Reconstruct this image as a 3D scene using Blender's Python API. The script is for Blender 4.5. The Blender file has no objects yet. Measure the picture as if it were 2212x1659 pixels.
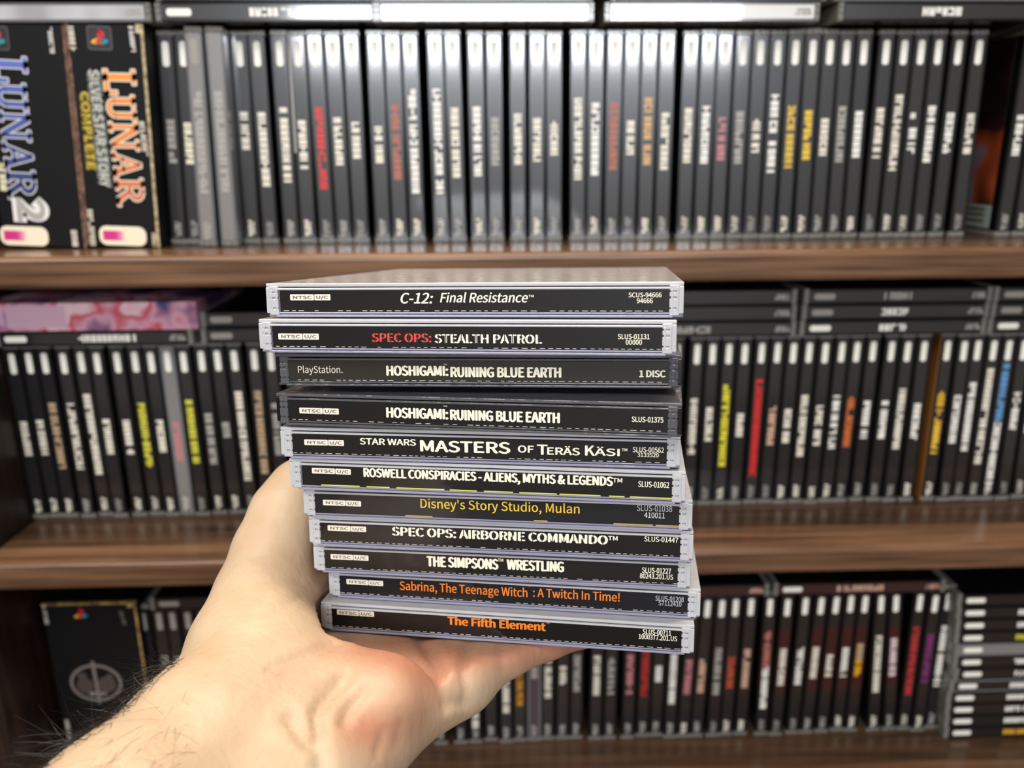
import bpy, bmesh, math, random
import numpy as np
from mathutils import Vector, Matrix

random.seed(7)
SC = bpy.context.scene
COL = SC.collection
IW, IH = 2212.0, 1659.0

# ------------------------------------------------------------------ camera
# world is metres; the helpers below work in millimetres measured from the
# front edge (y = 0) and the top face (z = 0) of the upper of the three boards
LIFT = 1400.0
CAM_D, CAM_H = 457.9, 52.2
YAW, PITCH, ROLL = 0.0316, 0.2759, -0.0064
FOC = 1735.0

def cam_axes():
    fw = np.array([math.sin(YAW) * math.cos(PITCH), math.cos(YAW) * math.cos(PITCH), -math.sin(PITCH)])
    r = np.array([math.cos(YAW), -math.sin(YAW), 0.0])
    u = np.cross(r, fw)
    return (r * math.cos(ROLL) + u * math.sin(ROLL), -r * math.sin(ROLL) + u * math.cos(ROLL), fw)
CR, CU, CF = cam_axes()
CPOS = np.array([0.0, -CAM_D, CAM_H])

cam_data = bpy.data.cameras.new('camera')
cam = bpy.data.objects.new('camera', cam_data)
COL.objects.link(cam)
M3 = Matrix(((CR[0], CU[0], -CF[0]), (CR[1], CU[1], -CF[1]), (CR[2], CU[2], -CF[2])))
cam.matrix_world = Matrix.Translation(Vector((0, -CAM_D, CAM_H + LIFT)) * 0.001) @ M3.to_4x4()
cam_data.sensor_fit = 'HORIZONTAL'
cam_data.sensor_width = 36.0
cam_data.lens = FOC / IW * 36.0
cam_data.clip_start = 0.02
cam_data.dof.use_dof = True
cam_data.dof.focus_distance = 0.246
cam_data.dof.aperture_fstop = 10.5
SC.camera = cam

# ------------------------------------------------------------------ light
SC.view_settings.view_transform = 'Standard'
SC.view_settings.look = 'None'
SC.view_settings.exposure = 0.32
SC.view_settings.gamma = 1.0
SC.view_settings.use_curve_mapping = False
SC.cycles.max_bounces = 10
SC.cycles.transparent_max_bounces = 12
SC.cycles.transmission_bounces = 10
SC.cycles.caustics_reflective = False
SC.cycles.caustics_refractive = False
SC.cycles.sample_clamp_indirect = 4.0

world = bpy.data.worlds.new('room_ambient')
SC.world = world
world.use_nodes = True
world.node_tree.nodes['Background'].inputs[0].default_value = (1.0, 0.88, 0.76, 1)
world.node_tree.nodes['Background'].inputs[1].default_value = 0.22

def area_light(name, loc, target, sx, sy, power, color):
    d = bpy.data.lights.new(name, 'AREA')
    d.shape = 'RECTANGLE'; d.size = sx; d.size_y = sy
    d.energy = power; d.color = color
    o = bpy.data.objects.new(name, d); COL.objects.link(o)
    o.location = loc
    v = Vector(target) - Vector(loc)
    o.rotation_euler = v.to_track_quat('-Z', 'Y').to_euler()
    return o
# ceiling panel above the photographer, a wide lamp across the room, and a downlight by the shelves
area_light('ceiling_lamp_light', (-0.45, -0.95, 2.25), (0.0, -0.1, 1.38), 1.5, 0.3, 10.5, (1.0, 0.96, 0.91))
area_light('tube_lamp_light', (0.15, -3.0, 1.94), (0.1, 0, 1.45), 1.8, 0.19, 47.0, (0.88, 0.93, 1.0))
area_light('shelf_downlight', (0.05, -0.155, 2.35), (0.05, -0.12, 1.2), 0.8, 0.08, 14.0, (1.0, 0.88, 0.72))

# ------------------------------------------------------------------ pixel geometry
def ray(px, py):
    return CR * (px - IW / 2) / FOC - CU * (py - IH / 2) / FOC + CF
def hit_y(px, py, Y):
    d = ray(px, py); s = (Y + CAM_D) / d[1]
    return CPOS + d * s
def hit_z(px, py, Z):
    d = ray(px, py); s = (Z - CAM_H) / d[2]
    return CPOS + d * s
def c2s(p):                       # camera millimetres (right, up, forward) to shelf millimetres
    p = np.asarray(p, float)
    return CPOS + p[..., 0:1] * CR + p[..., 1:2] * CU + p[..., 2:3] * CF
def cpt(px, py, z):               # camera-space point seen at a pixel, at a given depth
    return np.array([(px - IW / 2) / FOC * z, -(py - IH / 2) / FOC * z, z])
def S(p):                         # shelf millimetres to world metres
    return Vector((p[0] * 0.001, p[1] * 0.001, (p[2] + LIFT) * 0.001))

# ------------------------------------------------------------------ materials
def lin(c):
    out = []
    for v in c:
        v = v / 255.0
        out.append(v / 12.92 if v <= 0.04045 else ((v + 0.055) / 1.055) ** 2.4)
    return (*out, 1.0)
MATS = {}
def mat(name, rgb, rough=0.5, **kw):
    if name in MATS:
        return MATS[name]
    m = bpy.data.materials.new(name); m.use_nodes = True
    b = m.node_tree.nodes['Principled BSDF']
    b.inputs['Base Color'].default_value = lin(rgb)
    b.inputs['Roughness'].default_value = rough
    for k, v in kw.items():
        b.inputs[k.replace('_', ' ')].default_value = v
    MATS[name] = m
    return m
def noise_mix(m, scale, c0, c1, coord='Object', stretch=(1, 1, 1), lo=0.35, hi=0.65, detail=4.0, bump=0.0, bumpdist=0.0005):
    nt = m.node_tree; N = nt.nodes; L = nt.links
    b = N['Principled BSDF']
    tc = N.new('ShaderNodeTexCoord'); mp = N.new('ShaderNodeMapping'); nz = N.new('ShaderNodeTexNoise'); rp = N.new('ShaderNodeValToRGB')
    mp.inputs['Scale'].default_value = stretch
    nz.inputs['Scale'].default_value = scale; nz.inputs['Detail'].default_value = detail
    rp.color_ramp.elements[0].position = lo; rp.color_ramp.elements[0].color = lin(c0)
    rp.color_ramp.elements[1].position = hi; rp.color_ramp.elements[1].color = lin(c1)
    L.new(tc.outputs[coord], mp.inputs['Vector']); L.new(mp.outputs['Vector'], nz.inputs['Vector'])
    L.new(nz.outputs['Fac'], rp.inputs['Fac']); L.new(rp.outputs['Color'], b.inputs['Base Color'])
    if bump:
        bp = N.new('ShaderNodeBump'); bp.inputs['Strength'].default_value = bump; bp.inputs['Distance'].default_value = bumpdist
        L.new(nz.outputs['Fac'], bp.inputs['Height']); L.new(bp.outputs['Normal'], b.inputs['Normal'])
    return m

M_WOOD = noise_mix(mat('walnut_laminate', (92, 62, 44), 0.22), 9.0, (62, 44, 32), (121, 89, 65), stretch=(1.0, 16, 26), lo=0.3, hi=0.72, detail=7, bump=0.08)
M_WOODSHADE = noise_mix(mat('shaded_walnut_panel', (40, 27, 20), 0.4), 9.0, (24, 15, 11), (50, 33, 25), stretch=(16, 16, 1.0), detail=6)  # same walnut as the boards, interior shade put into its colour
M_EDGE = noise_mix(mat('walnut_edge_band', (150, 112, 84), 0.4), 9.0, (112, 80, 58), (168, 128, 98), stretch=(1.2, 9, 16), detail=6)
M_BACK = mat('bookcase_back_board', (40, 28, 21), 0.7)
M_WALL = noise_mix(mat('plaster_wall', (196, 186, 172), 0.85), 30, (190, 180, 166), (202, 192, 178))
M_FLOOR = noise_mix(mat('floor_boards', (110, 84, 62), 0.5), 6, (90, 66, 48), (128, 98, 72), stretch=(1, 8, 1))
M_CARD = mat('black_spine_card', (26, 25, 26), 0.33, Coat_Weight=1.0, Coat_Roughness=0.09, Coat_IOR=1.6)
M_CARDR = mat('dark_red_tinted_card', (58, 20, 22), 0.33, Coat_Weight=0.8, Coat_Roughness=0.10)
M_CARDG = mat('grey_film_card', (128, 124, 122), 0.3, Coat_Weight=1.0, Coat_Roughness=0.14)
M_CARDP = mat('plum_film_card', (70, 58, 66), 0.3, Coat_Weight=1.0, Coat_Roughness=0.14)
M_SHELL = mat('smoky_case_plastic', (14, 14, 15), 0.25)
M_SHELLG = mat('shrink_wrapped_plastic', (112, 112, 114), 0.18, Coat_Weight=0.6)
M_HINGE = mat('clear_hinge_plastic', (165, 162, 154), 0.16, Transmission_Weight=0.45)
M_TAN = mat('tan_card', (150, 98, 44), 0.5)
M_BLACKPL = mat('black_case_plastic', (9, 9, 10), 0.22)
INK = {}
def ink(rgb):
    k = 'print_ink_%02x%02x%02x' % tuple(rgb)
    if k not in INK:
        INK[k] = mat(k, rgb, 0.45)
    return INK[k]

# ------------------------------------------------------------------ mesh helpers
def link(o, parent=None):
    COL.objects.link(o)
    if parent is not None:
        o.parent = parent
    return o
def empty(name, label=None, cat=None, group=None):
    o = bpy.data.objects.new(name, None); o.empty_display_size = 0.01
    COL.objects.link(o)
    if label: o['label'] = label
    if cat: o['category'] = cat
    if group: o['group'] = group
    return o
def obj(name, me, parent=None, label=None):
    o = bpy.data.objects.new(name, me); link(o, parent)
    if label: o['label'] = label
    return o
class MB:                          # collects shapes in millimetres, makes ONE mesh in metres
    def __init__(self):
        self.v, self.f, self.m = [], [], []
    def add(self, vs, fs, mi=0):
        n = len(self.v); self.v += [tuple(p) for p in vs]
        self.f += [tuple(i + n for i in f) for f in fs]; self.m += [mi] * len(fs)
    def box(self, x0, x1, y0, y1, z0, z1, mi=0):
        self.add([(x0, y0, z0), (x1, y0, z0), (x1, y1, z0), (x0, y1, z0), (x0, y0, z1), (x1, y0, z1), (x1, y1, z1), (x0, y1, z1)],
                 [(0, 3, 2, 1), (4, 5, 6, 7), (0, 1, 5, 4), (1, 2, 6, 5), (2, 3, 7, 6), (3, 0, 4, 7)], mi)
    def poly(self, pts, y, thick, mi=0):   # outline in x,z (counter-clockwise from the front), front face at y
        n = len(pts)
        vs = [(p[0], y, p[1]) for p in pts] + [(p[0], y + thick, p[1]) for p in pts]
        fs = [tuple(range(n)), tuple(range(2 * n - 1, n - 1, -1))]
        fs += [((i + 1) % n, i, n + i, n + (i + 1) % n) for i in range(n)]
        self.add(vs, fs, mi)
    def pill(self, x0, x1, z0, z1, y, thick, r, mi=0, seg=4):
        r = min(r, (x1 - x0) / 2 * 0.999, (z1 - z0) / 2 * 0.999)
        pts = []
        for cx, cz, a0 in ((x1 - r, z1 - r, 0), (x0 + r, z1 - r, 90), (x0 + r, z0 + r, 180), (x1 - r, z0 + r, 270)):
            for k in range(seg + 1):
                a = math.radians(a0 + 90 * k / seg)
                pts.append((cx + r * math.cos(a), cz + r * math.sin(a)))
        self.poly(pts, y, thick, mi)
    def mesh(self, name, mats, bevel=0.0, seg=2, smooth=False):
        me = bpy.data.meshes.new(name)
        me.from_pydata([(a * 0.001, b * 0.001, c * 0.001) for a, b, c in self.v], [], self.f)
        for m in mats: me.materials.append(m)
        me.polygons.foreach_set('material_index', self.m)
        if bevel:
            bm = bmesh.new(); bm.from_mesh(me)
            bmesh.ops.bevel(bm, geom=bm.edges[:], offset=bevel * 0.001, segments=seg, affect='EDGES', profile=0.5, clamp_overlap=True)
            bm.to_mesh(me); bm.free()
        if smooth:
            me.polygons.foreach_set('use_smooth', [True] * len(me.polygons))
        me.update()
        return me

# ------------------------------------------------------------------ lettering
FONT = None
try:                                # the plain sans that ships inside Blender; the built-in face if it is not there
    import os
    _p = os.path.join(bpy.utils.system_resource('DATAFILES'), 'fonts', 'Noto Sans CJK Regular.woff2')
    if os.path.exists(_p): FONT = bpy.data.fonts.load(_p)
except Exception:
    FONT = None
TCACHE = {}
def text_raw(s, bold=0.0, shear=0.0, space=1.0, small=None):
    k = (s, bold, shear, space, small)
    if k not in TCACHE: TCACHE[k] = text_build(*k)
    return TCACHE[k]
def text_build(s, bold, shear, space, small):
    c = bpy.data.curves.new('lettering', 'FONT'); c.body = s; c.size = 1.0
    if FONT: c.font = FONT
    c.offset = bold; c.shear = shear; c.space_character = space; c.fill_mode = 'FRONT'
    c.resolution_u = 4
    if small:
        c.small_caps_scale = small
        for ch in c.body_format: ch.use_small_caps = True
    o = bpy.data.objects.new('lettering', c); COL.objects.link(o)
    dg = bpy.context.evaluated_depsgraph_get(); dg.update()
    me = bpy.data.meshes.new_from_object(o.evaluated_get(dg))
    V = np.array([v.co[:] for v in me.vertices]); F = [tuple(p.vertices) for p in me.polygons]
    bpy.data.objects.remove(o); bpy.data.curves.remove(c); bpy.data.meshes.remove(me)
    return V, F
CAPH = None
def text_mb(mb, s, x0, x1, z0, z1, y, mi=0, rot=False, **kw):
    """fit a line of text: x0..x1 along the reading direction, z0..z1 from baseline to cap height.
    rot: read downwards (x0..x1 then runs down from the top, z0..z1 across)."""
    global CAPH
    if CAPH is None:
        v, _ = text_raw('H'); CAPH = v[:, 1].max()
    bold = kw.pop('bold', 0.0)
    V, F = text_raw(s, bold=bold if kw.pop('outline', False) else 0.0, **kw)
    a = V[:, 0].min(); b = V[:, 0].max()
    X = x0 + (V[:, 0] - a) / (b - a) * (x1 - x0)
    Z = z0 + V[:, 1] / CAPH * (z1 - z0)
    d = bold * (z1 - z0) if not rot else 0.0
    for q, (sx, sz) in enumerate(((0, 0), (-1, 0), (1, 0), (0, 0.45), (0, -0.45), (-0.5, 0), (0.5, 0)) if d else ((0, 0),)):
        yy = y - 0.011 * q
        if rot:
            vs = [(zz, yy, -xx) for xx, zz in zip(X, Z)]
        else:
            vs = [(xx + sx * d, yy, zz + sz * d) for xx, zz in zip(X, Z)]
        mb.add(vs, F, mi)
def marks(mb, rng, x0, x1, z0, z1, y, mi=0):
    """letter-like strokes too small to read, running down from z1 to z0 in a column x0..x1"""
    w = x1 - x0; z = z1
    while z > z0 + 0.4:
        h = min(rng.uniform(0.55, 0.8) * w, z - z0)
        st = w * 0.3
        if rng.random() < 0.1:
            z -= h * 0.4; continue
        q = 0
        for zz in (z, z - h + st):
            if rng.random() < 0.78:
                mb.box(x0, x1, y - 0.02 * q, y + 0.05, zz - st, zz, mi); q += 1
        for k in (0, 0.5, 1):
            if rng.random() < 0.55:
                xx = x0 + (w - st) * k
                mb.box(xx, xx + st, y - 0.02 * q, y + 0.05, z - h, z, mi); q += 1
        z -= h + w * 0.12

# ------------------------------------------------------------------ room and bookcase
PITCHZ, BT = 189.3, 18.2           # board spacing and thickness
XL, XR, DEP = -319.0, 545.0, 236.0

def structure(name, me):
    o = obj(name, me); o['kind'] = 'structure'; o.location = (0, 0, LIFT * 0.001); return o
b = MB(); b.box(-2500, 2500, 300, 420, -LIFT, 1200); structure('wall_back', b.mesh('wall_back', [M_WALL]))
b = MB(); b.box(-2500, 2500, -4200, 300, -LIFT - 60, -LIFT); structure('floor', b.mesh('floor', [M_FLOOR]))

case_root = empty('bookcase', 'walnut brown bookcase with three boards full of game cases', 'bookcase')
case_root.location = S((0, 0, -LIFT))
def bc(name, mb, mats, bevel=1.2, label=None):
    me = mb.mesh(name, mats, bevel, 8 if bevel > 3 else 3)
    o = obj(name, me, case_root, label)
    o.location = (0, 0, LIFT * 0.001)
    return o
for k in range(-3, 5):
    z = -k * PITCHZ
    if z - BT < -LIFT + 20: continue
    b = MB(); b.box(XL, XR, 0, DEP, z - BT, z)
    bc('shelf_board', b, [M_WOOD], 3.6)
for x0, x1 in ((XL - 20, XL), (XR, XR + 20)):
    b = MB(); b.box(x0, x1, -1, DEP + 6, -LIFT, 3 * PITCHZ); bc('side_panel', b, [M_WOODSHADE], 1.2)
b = MB(); b.box(XL - 20, XR + 20, DEP + 6, DEP + 12, -LIFT, 3 * PITCHZ); bc('back_panel', b, [M_BACK], 0)
b = MB(); b.box(XL, XR, 4, DEP, -LIFT, -LIFT + 80); bc('plinth', b, [M_WOOD], 1.0)

# ------------------------------------------------------------------ upright and lying game cases
TH, HT, DP = 10.2, 125.0, 142.0
def case_meshes():
    out = {}
    for key, m in (('dark', M_SHELL), ('film', M_SHELLG)):
        b = MB()
        b.box(-TH / 2, TH / 2, 0.6, DP, 3.4, HT - 3.4)
        b.box(-TH / 2, -TH / 2 + 0.6, 0.2, 3, 3.4, HT - 3.4); b.box(TH / 2 - 0.6, TH / 2, 0.2, 3, 3.4, HT - 3.4)
        out['shell_' + key] = b.mesh('case_shell', [m], 0.25, 1)
    for key, z0, z1 in (('low', 0, 3.4), ('top', HT - 3.4, HT)):
        b = MB()
        b.box(-TH / 2, TH / 2, 0.8, DP, z0, z1)
        for x in (-3.6, 0.2, 3.4):
            b.box(x - 0.9, x + 0.9, -0.1, 5, z0 + 0.4, z1 - 0.4)
        out['hinge_' + key] = b.mesh('hinge_end', [M_HINGE], 0.3, 1)
    for key, m in (('dark', [M_CARD]), ('red', [M_CARD, M_CARDR]), ('film', [M_CARDG]), ('plum', [M_CARDP])):
        b = MB()
        x = TH / 2 - 1.5
        if key == 'red':
            b.box(-x, x, 0.25, 0.9, 3.6, 40); b.box(-x, x, 0.25, 0.9, 40, HT - 32, 1); b.box(-x, x, 0.25, 0.9, HT - 32, HT - 3.6)
        else:
            b.box(-x, x, 0.25, 0.9, 3.6, HT - 3.6)
        out['card_' + key] = b.mesh('spine_card', m)
    b = MB(); b.pill(-2.0, 2.0, HT - 20.5, HT - 6.5, 0.14, 0.08, 1.6)
    out['badge'] = b.mesh('region_badge', [ink((244, 240, 228))])
    out['badge_dim'] = b.mesh('region_badge', [ink((150, 143, 134))])
    return out
CM = case_meshes()
CREAM = (230, 222, 203)

def game_case(label, group, loc, lean=0.0, t0=0.4, t1=0.6, color=CREAM, code=CREAM, codelen=9, shell='dark', card='dark',
              badge='badge', flat=None, titlew=2.3, name='game_case', extra=None, yaw=0.0, cat='game case', split=None):
    rng = random.Random(hash((round(loc[0], 1), round(loc[2], 1), 3)))
    r = empty(name, label, cat, group)
    r.location = S(loc)
    # a lying case is the same case on its side, its title reading along the shelf
    r.rotation_euler = (0, lean, yaw) if flat is None else (0, -math.pi / 2, 0)
    if flat is None:
        r.rotation_euler = Matrix.Rotation(yaw, 3, 'Z').to_4x4().to_euler() if False else (0, lean, yaw)
    obj('case_shell', CM['shell_' + shell], r)
    obj('hinge_end', CM['hinge_low'], r); obj('hinge_end', CM['hinge_top'], r)
    c = obj('spine_card', CM['card_' + card], r)
    if badge:
        obj('region_badge', CM[badge], c)
    if color is not None:
        b = MB(); zt = HT - 2 - (HT - 4) * t0; zb = HT - 2 - (HT - 4) * t1
        if split:
            zm = zt + (zb - zt) * split[0]
            marks(b, rng, -titlew, titlew, zm, zt, 0.12); marks(b, rng, -titlew, titlew, zb, zm - 0.5, 0.12, 1)
            obj('title_lettering', b.mesh('title_lettering', [ink(color), ink(split[1])]), c)
        else:
            marks(b, rng, -titlew, titlew, zb, zt, 0.12)
            obj('title_lettering', b.mesh('title_lettering', [ink(color)]), c)
    if code is not None:
        if code == CREAM: code = rng.choice((CREAM, GREY, (196, 190, 176), (140, 136, 130)))
        b = MB(); marks(b, rng, -1.9, 0.2, 4.6, 5.6 + codelen, 0.12); marks(b, rng, 0.4, 1.9, 5.6, 4.6 + codelen, 0.12)
        obj('catalogue_code', b.mesh('catalogue_code', [ink(code)]), c)
    if extra:
        extra(r)
    return r

NUM = ['zeroth', 'first', 'second', 'third', 'fourth', 'fifth', 'sixth', 'seventh', 'eighth', 'ninth', 'tenth', 'eleventh', 'twelfth']
CNAME = {}
def cdesc(c):
    return CNAME.get(tuple(c), 'cream') if c is not None else None
WHITE = (238, 234, 224); GREY = (164, 160, 152); RED = (206, 36, 34); RUST = (170, 92, 66); AMBER = (206, 160, 104)
PINK = (190, 120, 122); YEL = (214, 178, 60); TAN = (186, 158, 124); LEMON = (206, 200, 62); ORNG = (200, 104, 44)
BLUE = (92, 150, 200); PURP = (124, 46, 110); GOLD = (226, 176, 40); PEACH = (206, 164, 140)
CNAME.update({WHITE: 'white', GREY: 'grey', RED: 'red', RUST: 'rust', AMBER: 'amber', PINK: 'pink', YEL: 'yellow', TAN: 'tan', CREAM: 'cream',
              LEMON: 'lemon', ORNG: 'orange', BLUE: 'blue', PURP: 'purple', GOLD: 'gold', PEACH: 'peach'})

def build_row(rows, zshelf, s, yt, yb, tspan, where, group, minw=10.35, wall=None):
    """rows: (x at badge, x at code, title y0, y1, colour, options). Solves lean and base from the two sightings."""
    solved = []
    for i, q in enumerate(rows):
        Y = s + q[5].get('dy', (random.random() - 0.5) * 3.0)
        pt = hit_y(q[0], yt, Y); pb = hit_y(q[1], yb, Y)
        tan = (pt[0] - pb[0]) / (pt[2] - pb[2])
        if q[5].get('straight'): tan = 0.0
        solved.append([pb[0] - (pb[2] - zshelf) * tan, pb[0] + (zshelf + HT - pb[2]) * tan, Y])
    for _ in range(80):                           # neighbours may touch but not pass through one another
        for a, c in zip(solved[:-1], solved[1:]):
            for e in (0, 1):
                g = minw - (c[e] - a[e])
                if g > 0: a[e] -= g / 2; c[e] += g / 2
        if wall:
            for e in (0, 1): solved[0][e] = max(solved[0][e], wall[e])
    out = []
    for q, (xb, xt, Y) in zip(rows, solved):
        lean = math.atan2(xt - xb, HT)
        o = dict(q[5]); o.pop('dy', None); o.pop('straight', None)
        lab = o.pop('label', None)
        lift = abs(math.sin(lean)) * TH / 2
        t0 = (q[2] - tspan[0]) / (tspan[1] - tspan[0]); t1 = (q[3] - tspan[0]) / (tspan[1] - tspan[0])
        out.append(game_case(lab, group, (xb, Y, zshelf + lift + 0.15), lean, t0, t1, q[4], **o))
    return out, solved

def row_labels(rows, marksd, where):
    """marksd: {index: landmark phrase}; every other case is told by its title and by its count past the last landmark"""
    last = None; start = 0
    for i, q in enumerate(rows):
        if i in marksd:
            last, start = marksd[i], i
            if 'label' not in q[5]: q[5]['label'] = 'the %s on the %s' % (marksd[i], where) if not marksd[i].startswith('!') else marksd[i][1:]
            continue
        n = i - start if start >= 0 else i + 1
        ln = 'long' if (q[3] - q[2]) > 150 else ('short' if (q[3] - q[2]) < 95 else 'middling')
        if 'label' not in q[5]:
            q[5]['label'] = 'dark case, %s %s title, %s past the %s, %s' % (ln, cdesc(q[4]), NUM[n], last.lstrip('!'), where)

def R(xt, xb, y0, y1, c=CREAM, **o):
    return (xt, xb, y0, y1, c, o)
S1, S2, S3 = 58.9, 66.7, 57.8

# ------------------------------------------------------------------ cartons
M_CARTON = mat('black_carton', (10, 9, 9), 0.6, Specular_IOR_Level=0.2)
M_WORN = noise_mix(mat('worn_carton_edge', (186, 170, 132), 0.8), 260, (120, 96, 70), (206, 190, 150))
M_WORNB = noise_mix(mat('brown_carton_edge', (110, 78, 60), 0.8), 260, (70, 46, 36), (140, 104, 84))
def emblem(parent, cx, cz, w, y, frame=True):
    """small console mark: an upright red P standing on a flat swirl of yellow, green and blue"""
    k = w / 20.0
    if frame:
        b = MB(); b.pill(cx - 13 * k, cx + 13 * k, cz - 12 * k, cz + 12 * k, y, 0.1, 3 * k, 0)
        b.pill(cx - 12 * k, cx + 12 * k, cz - 11 * k, cz + 11 * k, y - 0.03, 0.1, 2.4 * k, 1)
        obj('emblem_frame', b.mesh('emblem_frame', [ink((86, 84, 84)), ink((20, 19, 20))]), parent)
    b = MB()
    def pg(pts, mi): b.poly([(cx + p[0] * k, cz + p[1] * k) for p in pts], y - 0.1, 0.05, mi)
    pg([(-2, -6), (1.2, -7), (1.2, 6), (-2, 8)], 0)
    pg([(1.2, 8), (-2, 8.4), (-2, 6), (1.2, 5)], 0)
    pg([(1.2, 5.4), (1.2, 8), (4.2, 6.8), (5.6, 4), (5.0, 1.4), (1.2, 0.2), (1.2, 2.6), (3.0, 3.2), (3.2, 4.4)], 0)
    pg([(-2.4, -2.0), (-2.4, -0.2), (-8, -2.4), (-9.4, -4.4), (-8, -6), (-6, -4.6)], 1)
    pg([(-8, -6), (-4, -6.6), (-2.4, -5.6), (-2.4, -4.2), (-6, -4.6)], 2)
    pg([(1.6, -3), (1.6, -1.4), (5.2, -0.2), (9, -1.6), (9.2, -3.6), (6, -2.4)], 3)
    pg([(9.2, -3.6), (6.0, -5.2), (1.6, -6.4), (1.6, -4.8), (6, -2.4)], 4)
    obj('console_emblem', b.mesh('console_emblem', [ink((206, 24, 34)), ink((226, 176, 40)), ink((232, 140, 40)), ink((40, 120, 170)), ink((40, 150, 140))]), parent)

def carton(label, x0, x1, h, Y, z, lean=0.0, depth=150):
    r = empty('game_carton', label, 'game box', 'black game cartons')
    w = x1 - x0
    r.location = S((x0, Y, z + max(0.0, math.sin(lean)) * w)); r.rotation_euler = (0, lean, 0)
    b = MB(); b.box(0, w, 0, depth, 0, h); obj('carton_body', b.mesh('carton_body', [M_CARTON], 0.8, 2), r)
    return r, w
def local(r, px, py):                      # pixel to the local front plane (x, z) of a thing standing on the shelf
    mw = Matrix.LocRotScale(r.location, r.rotation_euler, None)
    inv = mw.inverted()
    o = inv @ S(CPOS); d = inv.to_3x3() @ Vector(ray(px, py))
    s = -o.y / d.y; p = o + d * s
    return p.x * 1000, p.z * 1000
def text_down(r, s, p0, p1, width, mats, y=-0.12, **kw):
    """text reading downwards from pixel p0 to p1 (baseline side = the near edge p.x), cap height in mm to the +x side"""
    a = local(r, *p0); c = local(r, *p1)
    L = math.hypot(c[0] - a[0], c[1] - a[1]); ang = math.atan2(c[0] - a[0], -(c[1] - a[1]))
    out = []
    for bold, mi, yy, g in kw.pop('layers', ((0.0, 0, y, 0),)):
        b = MB(); text_mb(b, s, -g, L + g, -g * 0.2, width + g * 0.2, yy, mi, rot=True, bold=bold, outline=True, **kw)
        ca, sa = math.cos(ang), math.sin(ang)
        b.v = [(a[0] + x * ca - zz * sa, yv, a[1] + x * sa + zz * ca) for x, yv, zz in b.v]
        out.append(b)
    m = MB()
    for b in out: m.add(b.v, b.f, b.m[0])
    return m

def half_ring(cx, cz, ro, zo, ri, zi, a0, a1, n=12):
    o = [(cx + ro * math.cos(math.radians(a0 + (a1 - a0) * i / n)), cz + zo * math.sin(math.radians(a0 + (a1 - a0) * i / n))) for i in range(n + 1)]
    q = [(cx + ri * math.cos(math.radians(a0 + (a1 - a0) * i / n)), cz + zi * math.sin(math.radians(a0 + (a1 - a0) * i / n))) for i in range(n + 1)]
    return [[o[i], o[i + 1], q[i + 1], q[i]] for i in range(n)]
def bxs(*l): return [[(a, c), (b_, c), (b_, d), (a, d)] for a, b_, c, d in l]
SLAB = {'L': (0.86, bxs((.14, .36, 0, 1), (0, .5, .89, 1), (0, .84, 0, .13), (.71, .84, 0, .38))),
        'U': (0.92, bxs((.1, .29, .28, 1), (0, .4, .89, 1), (.6, .77, .28, 1), (.5, .88, .89, 1)) + half_ring(.435, .3, .335, .3, .165, .17, 180, 360)),
        'N': (1.0, bxs((.1, .23, 0, 1), (0, .34, 0, .1), (.74, .87, 0, 1), (.62, .98, .9, 1), (0, .3, .9, 1)) + [[(.1, 1), (.34, 1), (.87, 0), (.68, 0)]]),
        'A': (0.98, [[(.08, 0), (.22, 0), (.52, .92), (.44, 1)], [(.64, 0), (.88, 0), (.58, 1), (.42, 1)]] + bxs((.24, .72, .3, .4), (0, .33, 0, .1), (.57, .97, 0, .1))),
        'R': (0.98, bxs((.1, .31, 0, 1), (0, .42, 0, .1), (0, .5, .9, 1), (.3, .46, .44, .55)) + half_ring(.45, .72, .36, .28, .17, .14, -90, 90) + [[(.36, .47), (.58, .47), (.92, 0), (.68, 0)]] + bxs((.66, 1.0, 0, .1)))}
def slab_down(r, s_, p0, p1, height, grow):
    a = local(r, *p0); c = local(r, *p1)
    Ln = math.hypot(c[0] - a[0], c[1] - a[1]); ang = math.atan2(c[0] - a[0], -(c[1] - a[1])); ca, sa = math.cos(ang), math.sin(ang)
    tot = sum(SLAB[ch][0] for ch in s_); k = Ln / tot; m = MB()
    for mi, yy, shifts in ((0, -0.12, [(grow * math.cos(t), grow * math.sin(t)) for t in [i * math.pi / 6 for i in range(12)]]), (1, -0.2, [(0, 0)])):
        for n_, (dx_, dz_) in enumerate(shifts):
            x = 0.0
            for i_, ch in enumerate(s_):
                w_, ps = SLAB[ch]; hh = height * (1.12 if i_ == 0 else 1.0)
                for p in ps:
                    vs = []
                    for u_, v_ in p:
                        rx = (x + u_) * k + dx_; rz = v_ * hh + dz_
                        vs.append((a[0] + rx * sa + rz * ca, yy - 0.006 * n_, a[1] - rx * ca + rz * sa))
                    m.add(vs, [tuple(range(len(vs)))], mi)
                x += w_
    return m
YB = 42.0
Zc = 0.2
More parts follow.
